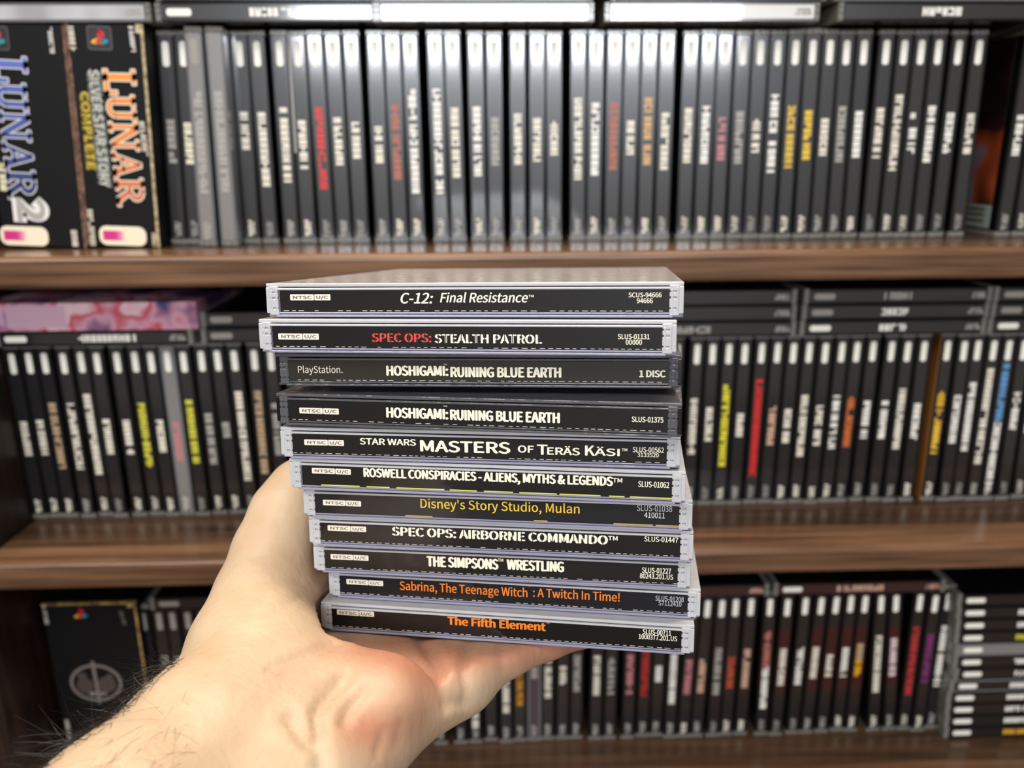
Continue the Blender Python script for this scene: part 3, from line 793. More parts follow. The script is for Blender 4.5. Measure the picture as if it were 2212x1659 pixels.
# pink picture box lying on the middle row
m_art = noise_mix(mat('pink_picture_print', (190, 140, 160), 0.35, Coat_Weight=0.4), 34.0, (84, 52, 84), (226, 170, 176), lo=0.25, hi=0.8, detail=2.5)
rp = [n for n in m_art.node_tree.nodes if n.type == 'VALTORGB'][0]
for pos, c in ((0.38, (50, 60, 110)), (0.43, (150, 96, 128)), (0.5, (214, 158, 176)), (0.57, (196, 60, 84)), (0.63, (226, 190, 196))):
    e = rp.color_ramp.elements.new(pos); e.color = lin(c)
zp = ZM + 10.6
xr = xat(424, 670, YM - 2)
pb = empty('picture_box', 'pink picture-printed box lying on a dark case, middle board', 'game box')
pb.location = S((xr - 134, YM - 2, zp))
b = MB(); b.box(0, 134, 0, 140, 0, 18.0); obj('carton_body', b.mesh('carton_body', [m_art], 0.6, 2), pb)
b = MB(); b.box(0.5, 14, -0.08, 0.1, 4, 17.4); b.box(15, 52, -0.08, 0.1, 2.0, 16.5, 1); obj('plain_panel', b.mesh('plain_panel', [ink((208, 160, 184)), ink((204, 164, 180))]), pb, 'plain pink printed panel')

# ------------------------------------------------------------------ the held stack of cases
SB = np.array([[0.9812, -0.0114, 0.1926], [-0.0218, 0.9853, 0.1695], [-0.1917, -0.1705, 0.9665]])   # columns: along the spine, up, into the depth
SO = np.array([-9.55, 25.08, 241.61])
PER = [(-2.59, -6.39, 2.37), (-4.34, -8.96, 2.35), (-2.19, -0.94, 5.07), (-2.37, -7.11, -0.02), (-2.40, -2.89, 2.72), (-0.68, -2.63, 1.76),
       (1.74, 2.10, 2.71), (2.32, 3.80, 2.72), (1.85, 7.17, 2.93), (5.22, 9.87, 1.99), (3.44, 5.97, 1.84)]
USTEP = [0.0, 10.65, 11.2, 12.4, 11.2, 10.6, 10.55, 10.5, 10.7, 10.5, 10.5]
UO = np.cumsum(USTEP) * -1 + 0.6
CW, CT, CD = 125.0, 10.2, 142.0

def clear_plastic(name, rgb, trans, rough, sss=0.0):
    m = mat(name, rgb, rough, Transmission_Weight=trans, IOR=1.46)
    nt = m.node_tree; N = nt.nodes; L = nt.links
    tc = N.new('ShaderNodeTexCoord'); nz = N.new('ShaderNodeTexNoise'); bp = N.new('ShaderNodeBump')
    nz.inputs['Scale'].default_value = 190; nz.inputs['Detail'].default_value = 2
    bp.inputs['Strength'].default_value = 0.45; bp.inputs['Distance'].default_value = 0.0006
    L.new(tc.outputs['Object'], nz.inputs['Vector']); L.new(nz.outputs['Fac'], bp.inputs['Height']); L.new(bp.outputs['Normal'], N['Principled BSDF'].inputs['Normal'])
    return m
M_CLEAR = clear_plastic('clear_plastic_toplit', (250, 251, 255), 0.52, 0.06)  # lid plastic, its colour whitened for the overhead light
M_CLEARSHADE = clear_plastic('clear_plastic_shaded', (212, 212, 242), 0.6, 0.06)  # same plastic for the lower shell, shade put into its colour
M_CLEARD = clear_plastic('clear_plastic_over_black', (120, 120, 126), 0.55, 0.10)
M_TRAY = mat('grey_disc_tray', (96, 94, 98), 0.4)
M_TRAYB = mat('black_disc_tray', (10, 10, 11), 0.25)
M_BOOK = noise_mix(mat('booklet_print', (120, 90, 90), 0.3), 30, (70, 50, 52), (180, 150, 146), lo=0.3, hi=0.75)
M_FILM = mat('clear_wrap', (235, 238, 250), 0.07, Transmission_Weight=0.9, IOR=1.3)
def spine_black(name, rgb, seed):
    """black printed card seen through glossy, slightly wrinkled clear plastic"""
    m = mat(name, rgb, 0.45, Coat_Weight=0.8, Coat_Roughness=0.07, Coat_IOR=1.45, Specular_IOR_Level=0.15)
    nt = m.node_tree; N = nt.nodes; L = nt.links
    tc = N.new('ShaderNodeTexCoord'); mp = N.new('ShaderNodeMapping'); nz = N.new('ShaderNodeTexNoise'); bp = N.new('ShaderNodeBump')
    mp.inputs['Scale'].default_value = (1, 1, 2.2); mp.inputs['Location'].default_value = (seed * 1.7, 0, 0)
    nz.inputs['Scale'].default_value = 70; nz.inputs['Detail'].default_value = 2
    bp.inputs['Strength'].default_value = 0.12; bp.inputs['Distance'].default_value = 0.0006
    L.new(tc.outputs['Object'], mp.inputs[0]); L.new(mp.outputs[0], nz.inputs['Vector']); L.new(nz.outputs['Fac'], bp.inputs['Height'])
    L.new(bp.outputs['Normal'], N['Principled BSDF'].inputs['Coat Normal'])
    return m
TW = (236, 230, 206); OR_ = (226, 122, 34); YE_ = (238, 196, 62); RD_ = (206, 62, 50)
INKD = ink((96, 92, 84))

def held_case(k, label, dark=False, inlay=None, texts=(), badge=None, trim=None, ps=False, cardrgb=(17, 16, 16)):
    dx, dd, yw = PER[k]; yw = math.radians(yw)
    c, s = math.cos(yw), math.sin(yw)
    ax = SB[:, 0] * c + SB[:, 2] * s; ad = -SB[:, 0] * s + SB[:, 2] * c; au = SB[:, 1]
    org = SO + SB @ np.array([dx, UO[k], dd])
    def toW(v): return CR * v[0] + CU * v[1] + CF * v[2]
    X, Y, Z = toW(ax), toW(ad), toW(au)
    r = empty('game_case', label, 'game case', 'game cases held in a stack')
    loc = S(CPOS + toW(org))
    r.matrix_world = Matrix.Translation(loc) @ Matrix(((X[0], Y[0], Z[0]), (X[1], Y[1], Z[1]), (X[2], Y[2], Z[2]))).to_4x4()
    inv = r.matrix_world.inverted()
    def loc_px(px, py, y=0.3):
        o = inv @ S(CPOS); d = inv.to_3x3() @ Vector(ray(px, py))
        t = (y * 0.001 - o.y) / d.y; p = o + d * t
        return p.x * 1000, p.z * 1000
    h = CT / 2; w = CW / 2
    cl = M_CLEARD if dark else M_CLEAR
    # lower shell: floor, front sill, back wall; black-tray cases are taller underneath
    b = MB()
    b.box(-59.6, 59.6, 0.0, 1.6, -h, -h + 0.8); b.box(-59.6, 59.6, 0.1, 1.6, -h + 1.0, -h + 1.55); b.box(-w, w, 1.6, CD, -h, -h + 1.1); b.box(-59.6, 59.6, CD - 1.2, CD, -h + 1.1, h - 1.3)
    b.box(-59.6, 59.6, 0.9, 1.6, -h + 1.5, h - 2.0)
    obj('lower_shell', b.mesh('lower_shell', [cl if dark else M_CLEARSHADE], 0.3, 2), r)
    # lid: top plate, front lip, two side cheeks
    b = MB()
    b.box(-w, w, 0.3, CD, h - 1.1, h)
    obj('lid', b.mesh('lid', [M_CLEAR if not dark else M_CLEARD], 0.28, 2), r)
    b = MB(); b.box(-59.6, 59.6, -0.1, 1.0, h - 2.05, h - 1.4)
    obj('lid_lip', b.mesh('lid_lip', [cl], 0.2, 2), r)
    for sx in (-1, 1):
        b = MB()
        xa, xb_ = sorted((sx * 60.9, sx * w)); b.box(xa, xb_, 0.0, CD, -h + 1.15, h - 1.15)
        obj('side_cheek', b.mesh('side_cheek', [M_BLACKPL if dark else cl], 0.3, 2), r)
        b = MB()
        xa, xb_ = sorted((sx * 58.5, sx * 61.3))
        for z0, z1 in ((-4.4, -2.6), (-2.2, 0.4), (0.9, 2.2), (2.6, 4.2)): b.box(xa, xb_, -0.15, 4.5, z0, z1)
        b.box(xa + 0.4, xa + 1.0, -0.22, 3, -3.6, 3.2); b.box(xb_ - 0.8, xb_ - 0.2, -0.3, 3, -3.0, 3.6)
        b.box(xa + 0.3, xb_ - 0.3, 0.5, 12, -h + 0.6, h - 0.8)
        obj('hinge', b.mesh('hinge', [M_CLEARD if dark else M_CLEAR], 0.22, 2), r)
    b = MB(); b.box(-58.6, 58.6, 3.0, CD - 3, -2.9, 0.8); b.box(-58.6, 58.6, 1.7, 3.0, -3.4, 2.0)
    obj('disc_tray', b.mesh('disc_tray', [M_TRAYB if dark else M_TRAY], 0.3, 1), r)
    b = MB(); b.box(-59.5, 59.5, 14, CD - 6, 1.2, 2.6)
    obj('booklet', b.mesh('booklet', [M_BOOK], 0.1, 1), r)
    # spine card with its print
    x0, z1 = loc_px(*inlay[0]); x1, z0 = loc_px(*inlay[1])
    x0 = max(-59.3, x0); x1 = min(59.3, x1)
    z0, z1 = -3.55, 2.95
    cm = spine_black('spine_print_%d' % k, cardrgb, k)
    b = MB(); b.box(x0, x1, 0.15, 0.8, z0, z1)
    rng = random.Random(k)
    if trim:                                # coloured sliver along the lower fold of the card
        rng2 = random.Random(50 + k); xx = x0 + 0.6
        while xx < x1 - 3:
            L_ = rng2.uniform(4, 16)
            if rng2.random() < trim[1]: b.box(xx, min(xx + L_, x1 - 0.5), 0.08, 0.2, z0 + 0.05, z0 + 0.42, 1)
            xx += L_ + rng2.uniform(0.2, 3)
    else:                                   # perforated fold
        xx = x0 + 1.0
        while xx < x1 - 2:
            L_ = rng.uniform(0.9, 1.9)
            if rng.random() < 0.9: b.box(xx, xx + L_, 0.1, 0.2, z0 + 0.28, z0 + 0.45, 1)
            xx += L_ + rng.uniform(0.7, 1.3)
    card = obj('spine_card', b.mesh('spine_card', [cm, ink(trim[0] if trim else (190, 186, 178))]), r)
    if badge:
        bx0, bz1 = loc_px(badge[0], badge[1]); bx1, _ = loc_px(badge[2], badge[1])
        bz0 = bz1 - 1.85
        b = MB(); xm = bx0 + (bx1 - bx0) * 0.60
        b.pill(bx0, xm - 0.08, bz0, bz1, 0.06, 0.06, 0.25); b.pill(xm + 0.08, bx1, bz0, bz1, 0.06, 0.06, 0.25)
        text_mb(b, 'NTSC', bx0 + 1.0, xm - 0.8, bz0 + 0.48, bz1 - 0.48, 0.02, 1, bold=0.07)
        text_mb(b, 'U/C', xm + 0.7, bx1 - 0.8, bz0 + 0.48, bz1 - 0.48, 0.02, 1, bold=0.07)
        obj('region_badge', b.mesh('region_badge', [ink((222, 216, 200)), INKD]), card)
    ts = {}
    for t in texts:
        st, px0, px1, py0, py1, col, kind = t[:7]; kw = dict(t[7]) if len(t) > 7 else {}
        a = loc_px(px0, py0); a2 = loc_px(px0, py1); e = loc_px(px1, py0)
        if kind not in ts: ts[kind] = [MB(), []]
        mb, cols = ts[kind]
        if col not in cols: cols.append(col)
        kw.setdefault('bold', 0.025 if kind == nu else 0.04); slit = kw.pop('stencil', False)
        text_mb(mb, st, a[0], e[0], a2[1], a[1], 0.05, cols.index(col), **kw)
        if slit:                                # the breaks of stencil capitals
            if SLIT not in cols: cols.append(SLIT)
            full = text_raw(st)[0][:, 0]; f0, f1 = full.min(), full.max()
            for ci, ch in enumerate(st):
                if not ch.isalpha() or ch == 'I': continue
                q1 = text_raw(st[:ci + 1])[0][:, 0].max(); q0 = q1 - np.ptp(text_raw(ch)[0][:, 0])
                xm = a[0] + ((q0 + q1) / 2 - f0) / (f1 - f0) * (e[0] - a[0])
                mb.box(xm - 0.13, xm + 0.13, -0.06, 0.0, a2[1] - 0.1, a[1] + 0.1, cols.index(SLIT))
    for kind, (mb, cols) in ts.items():
        obj(kind, mb.mesh(kind, [ink(q) for q in cols]), card)
    return r

B_ = dict(bold=0.08)
SLIT = (20, 19, 19)
ti, nu, lo = 'title_lettering', 'catalogue_number', 'maker_lettering'
held_case(0, 'clear game case topmost in the held stack, slanted white title', inlay=((604, 625), (1446.5, 674)), badge=(627, 635.6, 714), cardrgb=(20, 18, 18), texts=[
    ('C-12:', 866, 935, 633, 655, TW, ti, dict(bold=0.04, shear=0.22)), ('Final Resistance', 951, 1140, 633, 653, TW, ti, dict(bold=0.03, shear=0.22)), ('TM', 1142, 1153, 637, 642, TW, ti),
    ('SCUS-94666', 1358, 1429, 632, 642, TW, nu), ('94666', 1376, 1410, 644.5, 654.5, TW, nu)])
held_case(1, 'second case from the top of the held stack, red and white title', inlay=((588, 703), (1436, 755)), badge=(601.5, 720, 689), texts=[
    ('SPEC OPS:', 804.5, 931, 720, 738, RD_, ti, dict(stencil=True, bold=0.06)), ('STEALTH PATROL', 940, 1170, 722, 740, TW, ti, dict(stencil=True, bold=0.06)), ('SLUS-01131', 1335, 1403, 721.5, 732, TW, nu), ('00000', 1352, 1386.6, 734, 744, TW, nu)])
held_case(2, 'upper of the two black-edged cases in the held stack, disc count at the end', dark=True, inlay=((616, 772), (1450, 834)), cardrgb=(40, 37, 30), texts=[
    ('PlayStation.', 644, 740, 790.5, 805, (210, 202, 188), lo, dict(bold=0.01)),
    ('HOSHIGAMI:', 836, 967, 790, 810.5, TW, ti, B_), ('RUINING BLUE EARTH', 974.5, 1211, 793, 813.5, TW, ti, B_), ('TM', 958, 966, 785.5, 788.5, TW, ti, dict(bold=0)), ('1 DISC', 1381.5, 1437, 800, 814, TW, nu, B_)])
held_case(3, 'lower of the two black-edged cases in the held stack, number at the end', dark=True, inlay=((623.5, 867.7), (1447.6, 932)), badge=(647, 880, 732), texts=[
    ('HOSHIGAMI:', 836, 967, 880, 901, TW, ti, B_), ('RUINING BLUE EARTH', 974, 1208, 885, 906, TW, ti, B_), ('TM', 958, 966, 875.5, 878.5, TW, ti, dict(bold=0)), ('SLUS-01375', 1365, 1433, 899.5, 910.5, TW, nu)])
held_case(4, 'clear case with the biggest wide white title, fifth in the held stack', inlay=((625, 937), (1446.5, 999)), badge=(657.5, 948.6, 743), texts=[
    ('STAR WARS', 778, 898, 946, 959, TW, ti, dict(bold=0.06)), ('MASTERS', 909, 1101, 951, 974, TW, ti, dict(bold=0.07)), ('OF', 1119.5, 1152.6, 962, 976.5, TW, ti, dict(bold=0.06)),
    ('T', 1161, 1182, 960, 981, TW, ti, dict(bold=0.06)), ('ER\u00c4S', 1183, 1252, 966, 981, TW, ti, dict(bold=0.06)), ('K', 1265, 1284, 962, 983, TW, ti, dict(bold=0.06)), ('\u00c4SI', 1285, 1338, 968, 983, TW, ti, dict(bold=0.06)),
    ('TM', 1343, 1355, 968, 974, TW, ti), ('SLUS-00562', 1367, 1434, 965, 976, TW, nu), ('3133520', 1377, 1423, 977.5, 986, TW, nu)])
held_case(5, 'clear case level with the thumb tip, long white title over a lime sliver', inlay=((652, 1002), (1460, 1071)), badge=(674, 1010, 758), trim=((196, 200, 84), 0.93), texts=[
    ('ROSWELL CONSPIRACIES - ALIENS, MYTHS & LEGENDS', 786.6, 1323, 1011, 1029, TW, ti, B_), ('TM', 1324, 1344, 1032, 1041, TW, ti), ('SLUS-01062', 1379, 1445.5, 1039, 1051, TW, nu)])
held_case(6, 'clear case with ornate yellow title in the held stack', inlay=((676, 1064), (1479, 1123)), badge=(698, 1079, 780), trim=((176, 150, 70), 0.5), cardrgb=(24, 24, 26), texts=[
    ("Disney's Story Studio, Mulan", 908.6, 1252, 1077, 1096, YE_, ti, dict(bold=0.012)), ('SLUS-01038', 1376, 1452, 1090, 1102.5, (190, 190, 192), nu, dict(bold=0.01)), ('410011', 1392, 1436, 1106, 1117.5, (200, 200, 202), nu, dict(bold=0.02))])
held_case(7, 'clear case with wide serif white title just under the yellow-titled one, held stack', inlay=((685, 1122), (1481, 1195)), badge=(708, 1134, 791), texts=[
    ('SPEC OPS: AIRBORNE COMMANDO', 848, 1312, 1138, 1155.5, TW, ti, dict(stencil=True, bold=0.08)), ('TM', 1314, 1334, 1157, 1166, TW, ti), ('SLUS-01447', 1392, 1465, 1158, 1168.5, TW, nu)])
held_case(8, 'clear case with bold white capitals title, third from the bottom of the held stack', inlay=((695, 1183), (1475, 1259)), badge=(714.5, 1196, 796), cardrgb=(22, 20, 19), texts=[
    ('THE SIMPSONS', 923, 1075, 1201, 1222, TW, ti, B_), ('TM', 1076, 1087, 1206, 1212, TW, ti), ('WRESTLING', 1096, 1217, 1208, 1229, TW, ti, B_), ('SLUS-01227', 1387, 1449.6, 1225, 1236, TW, nu), ('80243.201.US', 1382.5, 1454, 1237.5, 1248, TW, nu)])
held_case(9, 'clear case with long orange title, second from the bottom of the held stack', inlay=((725.6, 1238), (1496, 1316)), badge=(748.6, 1250, 827.6), cardrgb=(24, 24, 27), texts=[
    ('Sabrina, The Teenage Witch', 864, 1139, 1255, 1273, OR_, ti, dict(bold=0.02)), ('\u00ae', 1140, 1150, 1262, 1270, OR_, ti, dict(bold=0.0)), (': A Twitch In Time!', 1152, 1338.7, 1270, 1288, OR_, ti, dict(bold=0.02)),
    ('SLUS-01208', 1416, 1477, 1286, 1296.5, (176, 176, 180), nu, dict(bold=0.015)), ('S7112410', 1422.7, 1472, 1297, 1306.6, (176, 176, 180), nu, dict(bold=0.015))])
held_case(10, 'bottom case of the held stack resting on the palm, short orange title', inlay=((716, 1309), (1478.7, 1399)), badge=(728, 1316, 808), texts=[
    ('The Fifth Element', 967.7, 1178, 1331.6, 1348, OR_, ti, B_), ('TM', 1179, 1187, 1343, 1347, OR_, ti, dict(bold=0)), ('SLUS-00711', 1388.6, 1449.6, 1358, 1368.5, TW, nu), ('1000377.201.US', 1380, 1462.7, 1368.8, 1378.8, TW, nu)])

# ------------------------------------------------------------------ the hand and forearm (one continuous skin)
BOTN = SB[:, 1]
bot0 = SO + SB @ np.array([3.44, UO[10] - CT / 2, 5.97])
def under(x, z, gap=0.0):                  # height of the stack's underside above a point of the hand, camera space
    return bot0[1] - (BOTN[0] * (x - bot0[0]) + BOTN[2] * (z - bot0[2])) / BOTN[1] - gap

def seg(P, a, b, ra, rb):
    a = np.asarray(a, float); b = np.asarray(b, float); ab = b - a
    t = np.clip(((P - a) @ ab) / (ab @ ab), 0, 1)
    d = P - (a + t[..., None] * ab)
    return np.sqrt((d * d).sum(-1)) - (ra + (rb - ra) * t)
def smin(a, b, k):
    h = np.clip(0.5 + 0.5 * (b - a) / k, 0, 1)
    return b + (a - b) * h - k * h * (1 - h)
def chain(P, pts, k):
    d = None
    for (a, ra), (b, rb) in zip(pts[:-1], pts[1:]):
        s = seg(P, a, b, ra, rb)
        d = s if d is None else smin(d, s, k)
    return d
def ell3(P, c, ax, rad):
    q = P - np.asarray(c); q = np.stack([q @ np.asarray(a) for a in ax], -1) / np.asarray(rad)
    l = np.sqrt((q * q).sum(-1)); return (l - 1) * min(rad)

wa = np.array([0.74, -0.67, 0.0])          # across the forearm
fa = np.array([0.55, 0.60, 0.58]); fa = fa / np.linalg.norm(fa)
arm_c = [(np.array([-132.0, -163.0, 60.0]), 38.0), (np.array([-104.0, -132.0, 145.0]), 35.0), (cpt(330, 1860, 196), 33.5), (cpt(512, 1655, 224), 32.5), (cpt(604, 1545, 243), 32.5)]
def finger(pts):
    return [(np.array(p), r) for p, r in pts]
def under_pt(x, z, r, sink=0.6): return (x, under(x, z) - r + sink, z)
mp_ = [cpt(985, 1447, 264), None, None, None]
pinky = finger([(cpt(985, 1447, 264), 12.2), (cpt(1088, 1401, 270), 9.6), (cpt(1178, 1370, 279), 8.6), (cpt(1262, 1350, 290), 7.7), (cpt(1345, 1322, 305), 6.8)])
ring = finger([(under_pt(-31, 286, 12.0), 12.0), (under_pt(2, 305, 10.0), 10.0), (under_pt(32, 318, 9.0), 9.0), (under_pt(54, 330, 8.2), 8.2), (under_pt(68, 340, 7.4, 0.2), 7.4)])
middle = finger([(under_pt(-42, 309, 12.5), 12.5), (under_pt(-6, 332, 10.4), 10.4), (under_pt(26, 350, 9.4), 9.4), (under_pt(50, 362, 8.6), 8.6), (under_pt(66, 371, 7.8, 0.2), 7.8)])
index = finger([(under_pt(-54, 329, 12.5), 12.5), (under_pt(-22, 360, 10.4), 10.4), (under_pt(2, 380, 9.4), 9.4), (under_pt(20, 393, 8.6), 8.6), (under_pt(32, 401, 7.8, 0.2), 7.8)])
thumb = [(cpt(606, 1525, 248), 22.5), (cpt(552, 1388, 262), 19.0), (cpt(566, 1290, 272), 15.3), (cpt(588, 1192, 283), 13.0), (cpt(617, 1110, 292), 12.0), (cpt(652, 1060, 300), 11.3), (cpt(692, 1026, 306), 9.6)]
hyp = [(cpt(660, 1660, 228), 22.0), (cpt(795, 1540, 246), 18.6), (cpt(885, 1486, 256), 15.8), (cpt(985, 1447, 264), 12.2)]

def flesh(P):
    d = None
    for (c0, r0), (c1, r1) in zip(arm_c[:-1], arm_c[1:]):
        for s in (-1, 1):
            q = seg(P, c0 + wa * s * 9.5, c1 + wa * s * 9.5, r0 - 9.5, r1 - 9.5)
            d = q if d is None else smin(d, q, 6.0)
    th = chain(P, thumb, 5.0)
    d = smin(d, th, 15.0)
    im = index[0][0] - BOTN * 3.0
    d = smin(d, seg(P, thumb[1][0], im, 15.0, 11.0), 8.0)
    d = smin(d, seg(P, thumb[1][0], cpt(705, 1420, 264), 14.0, 10.0), 8.0)          # web between thumb and palm
    d = smin(d, seg(P, thumb[2][0] + np.array([6.0, -4.0, 6.0]), im, 12.0, 10.0), 8.0)
    hy = chain(P, hyp, 5.0)
    d = smin(d, hy, 12.0)
    wr = cpt(640, 1525, 248)
    for fgr in (pinky, ring, middle, index):
        m = fgr[0][0] - BOTN * 3.5
        d = smin(d, seg(P, wr + (m - wr) * 0.12, m, 14.5, 11.5), 8.0)
    ax3 = (wa, np.array([0.67, 0.74, 0.0]), np.array([0, 0, 1.0]))
    d = smin(d, ell3(P, cpt(716, 1462, 250), ax3, (10.0, 14.0, 12.5)), 4.0)      # pad at the root of the thumb
    d = smin(d, ell3(P, cpt(826, 1508, 241), ax3, (12.5, 13.5, 15.5)), 4.0)     # reddish heel pad
    fs = None
    for fgr in (pinky, ring, middle, index):
        q = chain(P, fgr, 2.5)
        fs = q if fs is None else np.minimum(fs, q)
    d = smin(d, fs, 4.5)
    # the flesh yields where the cases press on it
    for k in range(11):
        dx, dd, yw = PER[k]; yw = math.radians(yw); c, s = math.cos(yw), math.sin(yw)
        ax = SB[:, 0] * c + SB[:, 2] * s; ad = -SB[:, 0] * s + SB[:, 2] * c
        org = SO + SB @ np.array([dx, UO[k], dd])
        q = P - org
        ext = 12.0 if k == 10 else 0.0          # the heel of the hand keeps clear of the open spine side
        dq = np.stack([np.abs(q @ ax + ext * 0.05) - 62.5 - ext * 0.05, np.abs(q @ ad - 71.0 + ext) - 71.2 - ext, np.abs(q @ BOTN) - 5.3], -1)
        out = np.sqrt((np.maximum(dq, 0) ** 2).sum(-1)) + np.minimum(dq.max(-1), 0)
        d = np.maximum(d, 0.6 - out) if k < 10 else -smin(-d, out - 0.6, 2.5)
    return d

def surface_net(lo, hi, h):
    n = np.ceil((np.asarray(hi) - np.asarray(lo)) / h).astype(int) + 1
    ax = [lo[i] + h * np.arange(n[i]) for i in range(3)]
    F = np.empty(tuple(n), np.float32)
    yz = np.stack(np.meshgrid(ax[1], ax[2], indexing='ij'), -1)
    for i in range(0, n[0], 8):
        xs = ax[0][i:i + 8]
        P = np.empty((len(xs),) + yz.shape[:2] + (3,))
        P[..., 0] = xs[:, None, None]; P[..., 1:] = yz[None]
        F[i:i + 8] = flesh(P)
    ins = F < 0
    cells = np.zeros(tuple(n - 1), int); acc = np.zeros(tuple(n - 1) + (3,)); cnt = np.zeros(tuple(n - 1))
    corner = [(a, b, c) for a in (0, 1) for b in (0, 1) for c in (0, 1)]
    def sub(A, o): return A[o[0]:A.shape[0] - 1 + o[0], o[1]:A.shape[1] - 1 + o[1], o[2]:A.shape[2] - 1 + o[2]]
    for a in corner:
        for axis in range(3):
            if a[axis]: continue
            b = list(a); b[axis] = 1
            fa_, fb = sub(F, a), sub(F, b)
            cr = (fa_ < 0) != (fb < 0)
            t = np.where(cr, fa_ / np.where(cr, fa_ - fb, 1), 0)
            p = np.zeros(cr.shape + (3,)); p[...] = a; p[..., axis] += t
            acc += p * cr[..., None]; cnt += cr
    act = cnt > 0
    idx = -np.ones(act.shape, int); idx[act] = np.arange(act.sum())
    base = np.stack(np.nonzero(act), -1)
    V = np.asarray(lo) + h * (base + acc[act] / cnt[act][:, None])
    faces = []
    for axis in range(3):
        o1, o2 = [(1, 2), (2, 0), (0, 1)][axis]
        sl_a = [slice(None)] * 3; sl_b = [slice(None)] * 3
        sl_a[axis] = slice(0, -1); sl_b[axis] = slice(1, None)
        A, Bq = ins[tuple(sl_a)], ins[tuple(sl_b)]
        e = np.stack(np.nonzero(A != Bq), -1)
        ok = (e[:, o1] > 0) & (e[:, o2] > 0) & (e[:, o1] < n[o1] - 1) & (e[:, o2] < n[o2] - 1)
        e = e[ok]
        fl = A[tuple(e.T)]
        def at(d1, d2):
            q = e.copy(); q[:, o1] -= d1; q[:, o2] -= d2; return idx[tuple(q.T)]
        q = np.stack([at(1, 1), at(0, 1), at(0, 0), at(1, 0)], -1)
        q[~fl] = q[~fl][:, ::-1]
        faces.append(q)
    return V, np.concatenate(faces)

allp = np.array([p for L_ in (arm_c, thumb, hyp, pinky, ring, middle, index) for p, _ in L_])
lo = allp.min(0) - 36; hi = allp.max(0) + 30
HV, HF = surface_net(lo, hi, 1.5)
# light smoothing, then creases pressed into the skin
def vnormals(V, F):
    nrm = np.cross(V[F[:, 2]] - V[F[:, 0]], V[F[:, 3]] - V[F[:, 1]])
    N_ = np.zeros_like(V)
    for i in range(4): np.add.at(N_, F[:, i], nrm)
    return N_ / np.maximum(np.linalg.norm(N_, axis=1), 1e-9)[:, None]
E_ = np.concatenate([HF[:, [0, 1]], HF[:, [1, 2]], HF[:, [2, 3]], HF[:, [3, 0]]])
for it in range(4):
    acc = np.zeros_like(HV); cn = np.zeros(len(HV))
    np.add.at(acc, E_[:, 0], HV[E_[:, 1]]); np.add.at(acc, E_[:, 1], HV[E_[:, 0]])
    np.add.at(cn, E_[:, 0], 1); np.add.at(cn, E_[:, 1], 1)
    HV = HV * 0.5 + 0.5 * acc / np.maximum(cn, 1)[:, None]
HN = vnormals(HV, HF)
PX = IW / 2 + FOC * HV[:, 0] / HV[:, 2]; PY = IH / 2 - FOC * HV[:, 1] / HV[:, 2]
face_cam = np.clip(-(HN * (HV / np.linalg.norm(HV, axis=1)[:, None])).sum(1) * 2.5, 0, 1)
near = HV[:, 2] < 300
creases = [([(751, 1376), (694, 1395), (632, 1423), (583, 1444)], 0.8, 9), ([(722, 1393), (653, 1431), (612, 1452)], 0.9, 10), ([(742, 1470), (700, 1512), (684, 1542), (692, 1590)], 2.3, 16),
           ([(786, 1494), (756, 1532), (744, 1560)], 1.5, 13), ([(905, 1372), (948, 1448), (966, 1530)], 1.7, 13), ([(1012, 1384), (1000, 1433), (1008, 1496), (1006, 1522)], 1.6, 12), ([(984, 1470), (990, 1525)], 0.8, 9),
           ([(630, 1553), (661, 1600), (693, 1620), (697, 1657)], 1.9, 18), ([(828, 1580), (813, 1632)], 0.5, 9), ([(1079, 1392), (1086, 1438)], 0.6, 8), ([(866, 1560), (858, 1610)], 0.4, 9),
           ([(560, 1260), (600, 1250), (650, 1252)], 0.35, 8), ([(548, 1205), (596, 1190), (640, 1188)], 0.35, 8), ([(565, 1150), (610, 1138)], 0.3, 7), ([(520, 1330), (580, 1320), (650, 1290)], 0.35, 9),
           ([(760, 1440), (720, 1472), (690, 1480)], 0.5, 9), ([(930, 1390), (962, 1450), (980, 1520)], 0.7, 9)]
for pl, dep, wid in creases:
    best = np.full(len(HV), 1e9)
    for (x0, y0), (x1, y1) in zip(pl[:-1], pl[1:]):
        ex_, ey_ = x1 - x0, y1 - y0
        t = np.clip(((PX - x0) * ex_ + (PY - y0) * ey_) / (ex_ * ex_ + ey_ * ey_), 0, 1)
        best = np.minimum(best, np.hypot(PX - x0 - t * ex_, PY - y0 - t * ey_))
    HV = HV - HN * (dep * np.exp(-(best / wid) ** 2) * face_cam * near)[:, None]
red = np.zeros(len(HV))
for cx, cy, rx, ry, a in ((822, 1566, 95, 60, 0.85), (770, 1585, 60, 50, 0.3), (1100, 1420, 120, 40, 0.75), (930, 1460, 60, 80, 0.55), (800, 1400, 120, 30, 0.6), (900, 1420, 140, 60, 0.8), (640, 1480, 80, 70, 0.25), (1250, 1390, 120, 40, 0.9), (690, 1260, 50, 90, 0.35)):
    red += a * np.exp(-((PX - cx) / rx) ** 2 - ((PY - cy) / ry) ** 2)
red = np.clip(red, 0, 1) * (HV[:, 2] < 330) + 0.35 * (HV[:, 2] >= 330)

